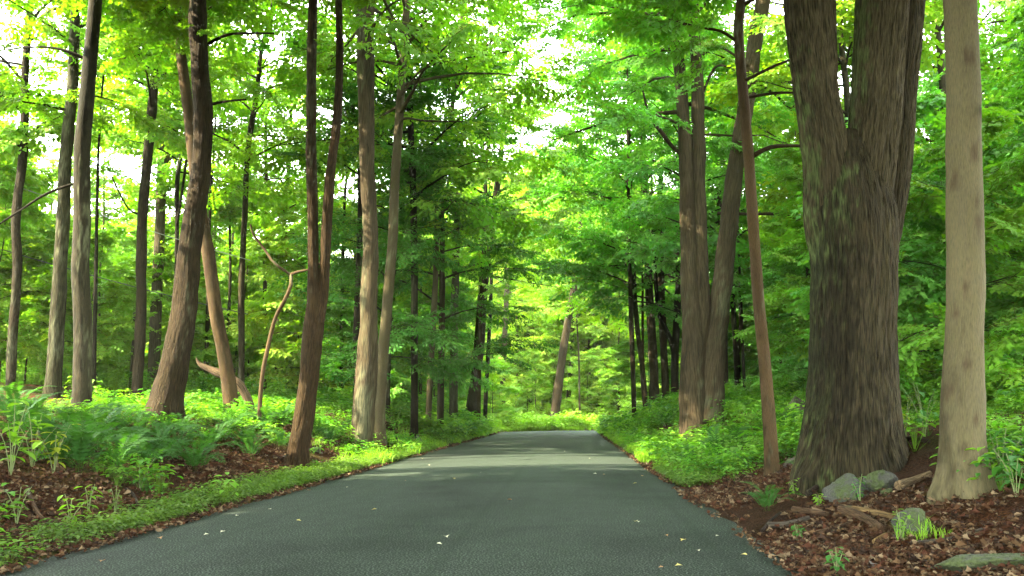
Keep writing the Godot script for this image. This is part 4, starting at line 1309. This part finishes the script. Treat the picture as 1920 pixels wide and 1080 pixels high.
func build_low_growth() -> void:
	var r := RandomNumberGenerator.new()
	r.seed = 88
	var kinds := [herb(31, 16, .3, .085, OVAL), herb(32, 14, .13, .05, OVAL), herb(33, 26, .5, .085, OVAL)]
	var names := ["woodland_herbs", "verge_creepers", "undergrowth"]
	var labels := ["low leafy herbs carpeting the banks", "tiny-leaved creeping plants along the asphalt edges", "knee-high leafy undergrowth beneath the trees"]
	for k in 3:
		var xf: Array = []
		var cols := PackedColorArray()
		var tries := 0
		var want: int = COUNT_HERBS[k]
		while xf.size() < want and tries < want * 8:
			tries += 1
			var x := 0.0
			var d := 0.0
			var e := 0.0
			if k == 2:
				d = 15.0 + 75.0 * r.randf()
				x = r.randf_range(-.78, .62) * d
				e = road_side(x, -d).x
				if e < 2.4 - 1.2 * ss(50, 60, d) or (x < 0 and d < 31 and r.randf() < .95):
					continue
			else:
				d = 5.0 + 60.0 * pow(r.randf(), 1.5)
				e = (.24 + .8 * r.randf() * r.randf() if k == 1 else .25 + 6.5 * r.randf())
				x = -4.4 - e if r.randf() < .55 else 1.7 + e
				if d > 54:
					x = r.randf_range(-12, 6)
					e = road_side(x, -d).x
					if e < .2:
						continue
			var left := road_side(x, -d).y > 0
			var green := patch.get_noise_2d(x + 300.0, -d)
			if k == 1 and not left and d < 15:
				continue
			var near_bare := .38 * (1.0 - ss(12, 19, d)) if not left else .42 * (1.0 - ss(14, 26, d))
			if k == 0 and r.randf() > .55 + green * 1.6 - near_bare * 1.6 + .3 * ss(24, 40, d):
				continue
			if k == 1 and r.randf() > .34 + patch.get_noise_2d(x * 2.0, -d * .8 + 90.0) * 2.0:
				continue
			var s := r.randf_range(.7, 1.35) * (1.0 + .012 * d if k == 0 else 1.0)
			if k != 1:
				if d < 31:
					s *= .6 if x < 0 else .72
				s *= clampf(1.0 + 2.4 * patch.get_noise_2d(x * 2.6 + 900.0, d * 2.6), .5, 1.65)
			var b := Basis(Vector3.UP, r.randf() * TAU) * Basis(Vector3(1, 0, 0), r.randf_range(-.2, .2))
			xf.append(Transform3D(b.scaled(Vector3(s, s * r.randf_range(.7, 1.25), s)), Vector3(x, height(x, -d), -d)))
			var c: Color = LEAF[[0, 5, 3, 1, 5][r.randi() % 5]]
			if k == 1:
				c = c.lerp(Color(.09, .13, .03), .6)
			if d > 50:
				c = LEAF[[4, 0, 6][r.randi() % 3]]
			cols.append(c * r.randf_range(.75, 1.2))
		var o := scatter(names[k], kinds[k], xf, cols, self)
		o.set_meta("kind", "stuff")
		o.set_meta("label", labels[k])
	# grass: the lit strip beyond the bend, and tufts on the verges
	var a := Acc.new()
	for k in 14:
		var az := r.randf() * TAU
		var p := Vector3(r.randf_range(-.08, .08), -.02, r.randf_range(-.08, .08))
		var out := Vector3(cos(az), 0, sin(az))
		var h := r.randf_range(.14, .3)
		var side := out.cross(Vector3.UP) * .006
		var m := p + Vector3.UP * h * .7 + out * h * .2
		var t := p + Vector3.UP * h * .95 + out * h * .6
		var tone := r.randf_range(.8, 1.2)
		a.tri(p - side, p + side, m - side, Color(tone, tone, tone), out)
		a.tri(m - side, p + side, m + side, Color(tone, tone, tone), out)
		a.tri(m - side, m + side, t, Color(tone, tone, tone), out)
	var blade := a.mesh(mats.leaf)
	var gx: Array = []
	var gc := PackedColorArray()
	for k in COUNT_GRASS:
		var x := r.randf_range(-16, 22)
		var z := -r.randf_range(61.5, 74)
		if k % 3 == 0:
			z = -r.randf_range(7, 56)
			var e := .1 + 2.2 * r.randf() * r.randf()
			x = -4.4 - e if r.randf() < .5 else 1.7 + e
			if patch.get_noise_2d(x * 2.0 + 50.0, z) < .05 or z > -20:
				continue
		elif k % 700 == 1:
			x = 3.04 + r.randf_range(-.2, .2)
			z = -7.85 + r.randf_range(-.1, .15)
		if road_side(x, z).x < .08:
			continue
		var s := r.randf_range(.7, 1.4) * (.5 if z > -8 else 1.0)
		gx.append(Transform3D(Basis(Vector3.UP, r.randf() * TAU).scaled(Vector3(s, s * r.randf_range(.7, 1.3), s)), Vector3(x, height(x, z), z)))
		gc.append(LEAF[[0, 4, 6][r.randi() % 3]] * r.randf_range(.8, 1.2))
	var o := scatter("grass", blade, gx, gc, self)
	o.set_meta("kind", "stuff")
	o.set_meta("label", "bright grass beyond the bend and tufts along the verges")


# ---------------------------------------------------------------- materials
func ramp(stops: Array) -> Gradient:
	var g := Gradient.new()
	var at := PackedFloat32Array()
	var c := PackedColorArray()
	for s in stops:
		at.append(s[0])
		c.append(s[1].linear_to_srgb())
	g.offsets = at
	g.colors = c
	return g


func noise_picture(freq: float, octaves: int, seed_at: int, ridged: bool, stops: Array, side := 512) -> NoiseTexture2D:
	var n := FastNoiseLite.new()
	n.seed = seed_at
	n.frequency = freq
	n.noise_type = FastNoiseLite.TYPE_SIMPLEX_SMOOTH
	n.fractal_type = FastNoiseLite.FRACTAL_RIDGED if ridged else FastNoiseLite.FRACTAL_FBM
	n.fractal_octaves = octaves
	var t := NoiseTexture2D.new()
	t.width = side
	t.height = side
	t.seamless = true
	t.noise = n
	if stops:
		t.color_ramp = ramp(stops)
	return t


func grey(v: float) -> Color:
	return Color(v, v, v)


func build_materials() -> void:
	var m := StandardMaterial3D.new()
	m.vertex_color_use_as_albedo = true
	m.roughness = .6
	m.metallic_specular = .35
	m.backlight_enabled = true
	m.backlight = Color(.95, 1.0, .5)
	m.cull_mode = BaseMaterial3D.CULL_DISABLED
	mats.leaf = m
	m = m.duplicate()
	m.albedo_color = Color(.04, .115, .024).linear_to_srgb()
	m.metallic_specular = .2
	mats.fern = m
	m = m.duplicate()
	m.albedo_color = Color.WHITE
	m.roughness = .8
	m.metallic_specular = .2
	m.backlight_enabled = false
	mats.dead = m
	for b in [["furrow", .028, 4, 11, true, 3.5, [[0.0, grey(.16)], [.35, grey(.36)], [.62, Color(.72, .69, .65)], [1.0, grey(1.0)]], Vector3(1, .22, 1)],
			["smooth", .035, 4, 12, false, .9, [[0.0, grey(.5)], [.3, grey(.72)], [.6, Color(.84, .82, .78)], [1.0, grey(1.0)]], Vector3(1, .8, 1)],
			["shaggy", .02, 4, 13, true, 3.0, [[0.0, grey(.16)], [.35, grey(.4)], [.6, Color(.75, .7, .64)], [1.0, grey(1.0)]], Vector3(1, .16, 1)]]:
		m = StandardMaterial3D.new()
		m.vertex_color_use_as_albedo = true
		m.roughness = .88
		m.metallic_specular = .2
		m.albedo_texture = noise_picture(b[1], b[2], b[3], b[4], b[6])
		m.heightmap_enabled = true
		m.heightmap_texture = noise_picture(b[1], b[2], b[3], b[4], [])
		m.heightmap_scale = b[5]
		m.uv1_scale = b[7]
		if b[0] != "smooth":   # plates between the furrows
			var cells := FastNoiseLite.new()
			cells.seed = 61
			cells.noise_type = FastNoiseLite.TYPE_CELLULAR
			cells.cellular_return_type = FastNoiseLite.RETURN_DISTANCE2_SUB
			cells.frequency = .03
			var plates := NoiseTexture2D.new()
			plates.width = 512
			plates.height = 512
			plates.seamless = true
			plates.noise = cells
			plates.color_ramp = ramp([[0.0, grey(.35)], [.2, grey(.8)], [.5, grey(1.0)]])
			m.detail_enabled = true
			m.detail_blend_mode = BaseMaterial3D.BLEND_MODE_MUL
			m.detail_uv_layer = BaseMaterial3D.DETAIL_UV_1
			m.detail_albedo = plates
		mats[b[0]] = m
	m = StandardMaterial3D.new()
	m.vertex_color_use_as_albedo = true
	m.roughness = .8
	mats.plain = m
	m = StandardMaterial3D.new()
	m.vertex_color_use_as_albedo = true
	m.roughness = .9
	m.uv1_triplanar = true
	m.uv1_scale = Vector3(2.5, 2.5, 2.5)
	m.albedo_texture = noise_picture(.02, 5, 21, false, [[0.0, grey(.35)], [.5, grey(.7)], [1.0, grey(1.0)]])
	m.heightmap_enabled = true
	m.heightmap_texture = noise_picture(.02, 5, 21, false, [])
	m.heightmap_scale = 2.5
	mats.stone = m
	m = StandardMaterial3D.new()
	m.vertex_color_use_as_albedo = true
	m.roughness = .95
	m.metallic_specular = .15
	m.albedo_texture = noise_picture(.045, 5, 31, false, [[0.0, grey(.2)], [.42, Color(.5, .46, .42)], [.6, Color(.75, .68, .6)], [1.0, Color(1.0, .85, .7)]], 1024)
	m.heightmap_enabled = true
	m.heightmap_texture = noise_picture(.045, 5, 31, false, [], 1024)
	m.heightmap_scale = 4.0
	m.uv1_scale = Vector3(.5, .5, .5)
	mats.ground = m
	m = StandardMaterial3D.new()
	m.roughness = .74
	m.metallic_specular = .17
	m.albedo_color = Color.WHITE
	m.albedo_texture = noise_picture(.1, 4, 41, false, [[.15, Color(.007, .011, .007)], [.42, Color(.014, .021, .014)], [.58, Color(.025, .035, .025)], [.74, Color(.085, .105, .085)], [1.0, Color(.24, .25, .24)]], 1024)
	m.heightmap_enabled = true
	m.heightmap_texture = noise_picture(.1, 4, 41, false, [], 1024)
	m.heightmap_scale = .8
	m.uv1_scale = Vector3(.42, .42, .42)
	m.vertex_color_use_as_albedo = true
	m.detail_enabled = true
	m.detail_blend_mode = BaseMaterial3D.BLEND_MODE_MUL
	m.detail_uv_layer = BaseMaterial3D.DETAIL_UV_1
	m.detail_albedo = noise_picture(.012, 5, 42, false, [[.2, grey(.84)], [.5, grey(.94)], [.75, grey(1.0)]], 512)
	mats.asphalt = m


const COUNT_TALL := 75
const COUNT_LOW := 300
const COUNT_FAR := 130
const COUNT_LITTER := 90000
const COUNT_HERBS := [14000, 9000, 16000]
const COUNT_GRASS := 9000


func _ready() -> void:
	rng.seed = 20240
	bump.seed = 3
	bump.frequency = .22
	patch.seed = 5
	patch.frequency = .16
	patch.fractal_octaves = 3
	rough.seed = 9
	rough.frequency = .5
	rough.fractal_octaves = 3
	# camera
	var cam := Camera3D.new()
	cam.name = "camera"
	add_child(cam)
	cam.position = Vector3(0, 1.25, 0)
	cam.rotation = Vector3(deg_to_rad(8.3205), deg_to_rad(3.856), 0)
	cam.fov = 37.299
	cam.near = .05
	cam.far = 600.0
	cam.current = true
	# sky and sun
	var sky := ProceduralSkyMaterial.new()
	sky.sky_top_color = Color(.93, .95, .96)
	sky.sky_horizon_color = Color(.95, .96, .93)
	sky.sky_curve = .12
	sky.ground_bottom_color = Color(.2, .22, .12)
	sky.ground_horizon_color = Color(.6, .62, .5)
	sky.sun_angle_max = 20.0
	var env := Environment.new()
	env.background_mode = Environment.BG_SKY
	env.sky = Sky.new()
	env.sky.sky_material = sky
	env.background_energy_multiplier = 2.0
	env.tonemap_mode = Environment.TONE_MAPPER_LINEAR
	env.tonemap_exposure = 12.5
	env.fog_enabled = true   # the moist summer air that pales the far trees
	env.fog_density = .0002
	env.fog_light_color = Color(.97, .98, .86)
	env.sdfgi_enabled = true
	env.ssao_enabled = true
	env.ssil_enabled = true
	var around := WorldEnvironment.new()
	around.name = "world_environment"
	around.environment = env
	add_child(around)
	var sun := DirectionalLight3D.new()
	sun.name = "sun"
	add_child(sun)
	sun.light_color = Color(1.0, .94, .82)
	sun.light_energy = 1.6
	sun.light_angular_distance = .5
	sun.shadow_enabled = true
	sun.look_at_from_position(Vector3(-.74, .6, .3) * 50.0, Vector3.ZERO)

	build_materials()
	build_ground()
	build_road()
	build_trees()
	build_woods()
	build_stones()
	build_sticks()
	build_ferns()
	build_plants()
	build_low_growth()
	build_litter()
	tell_apart()
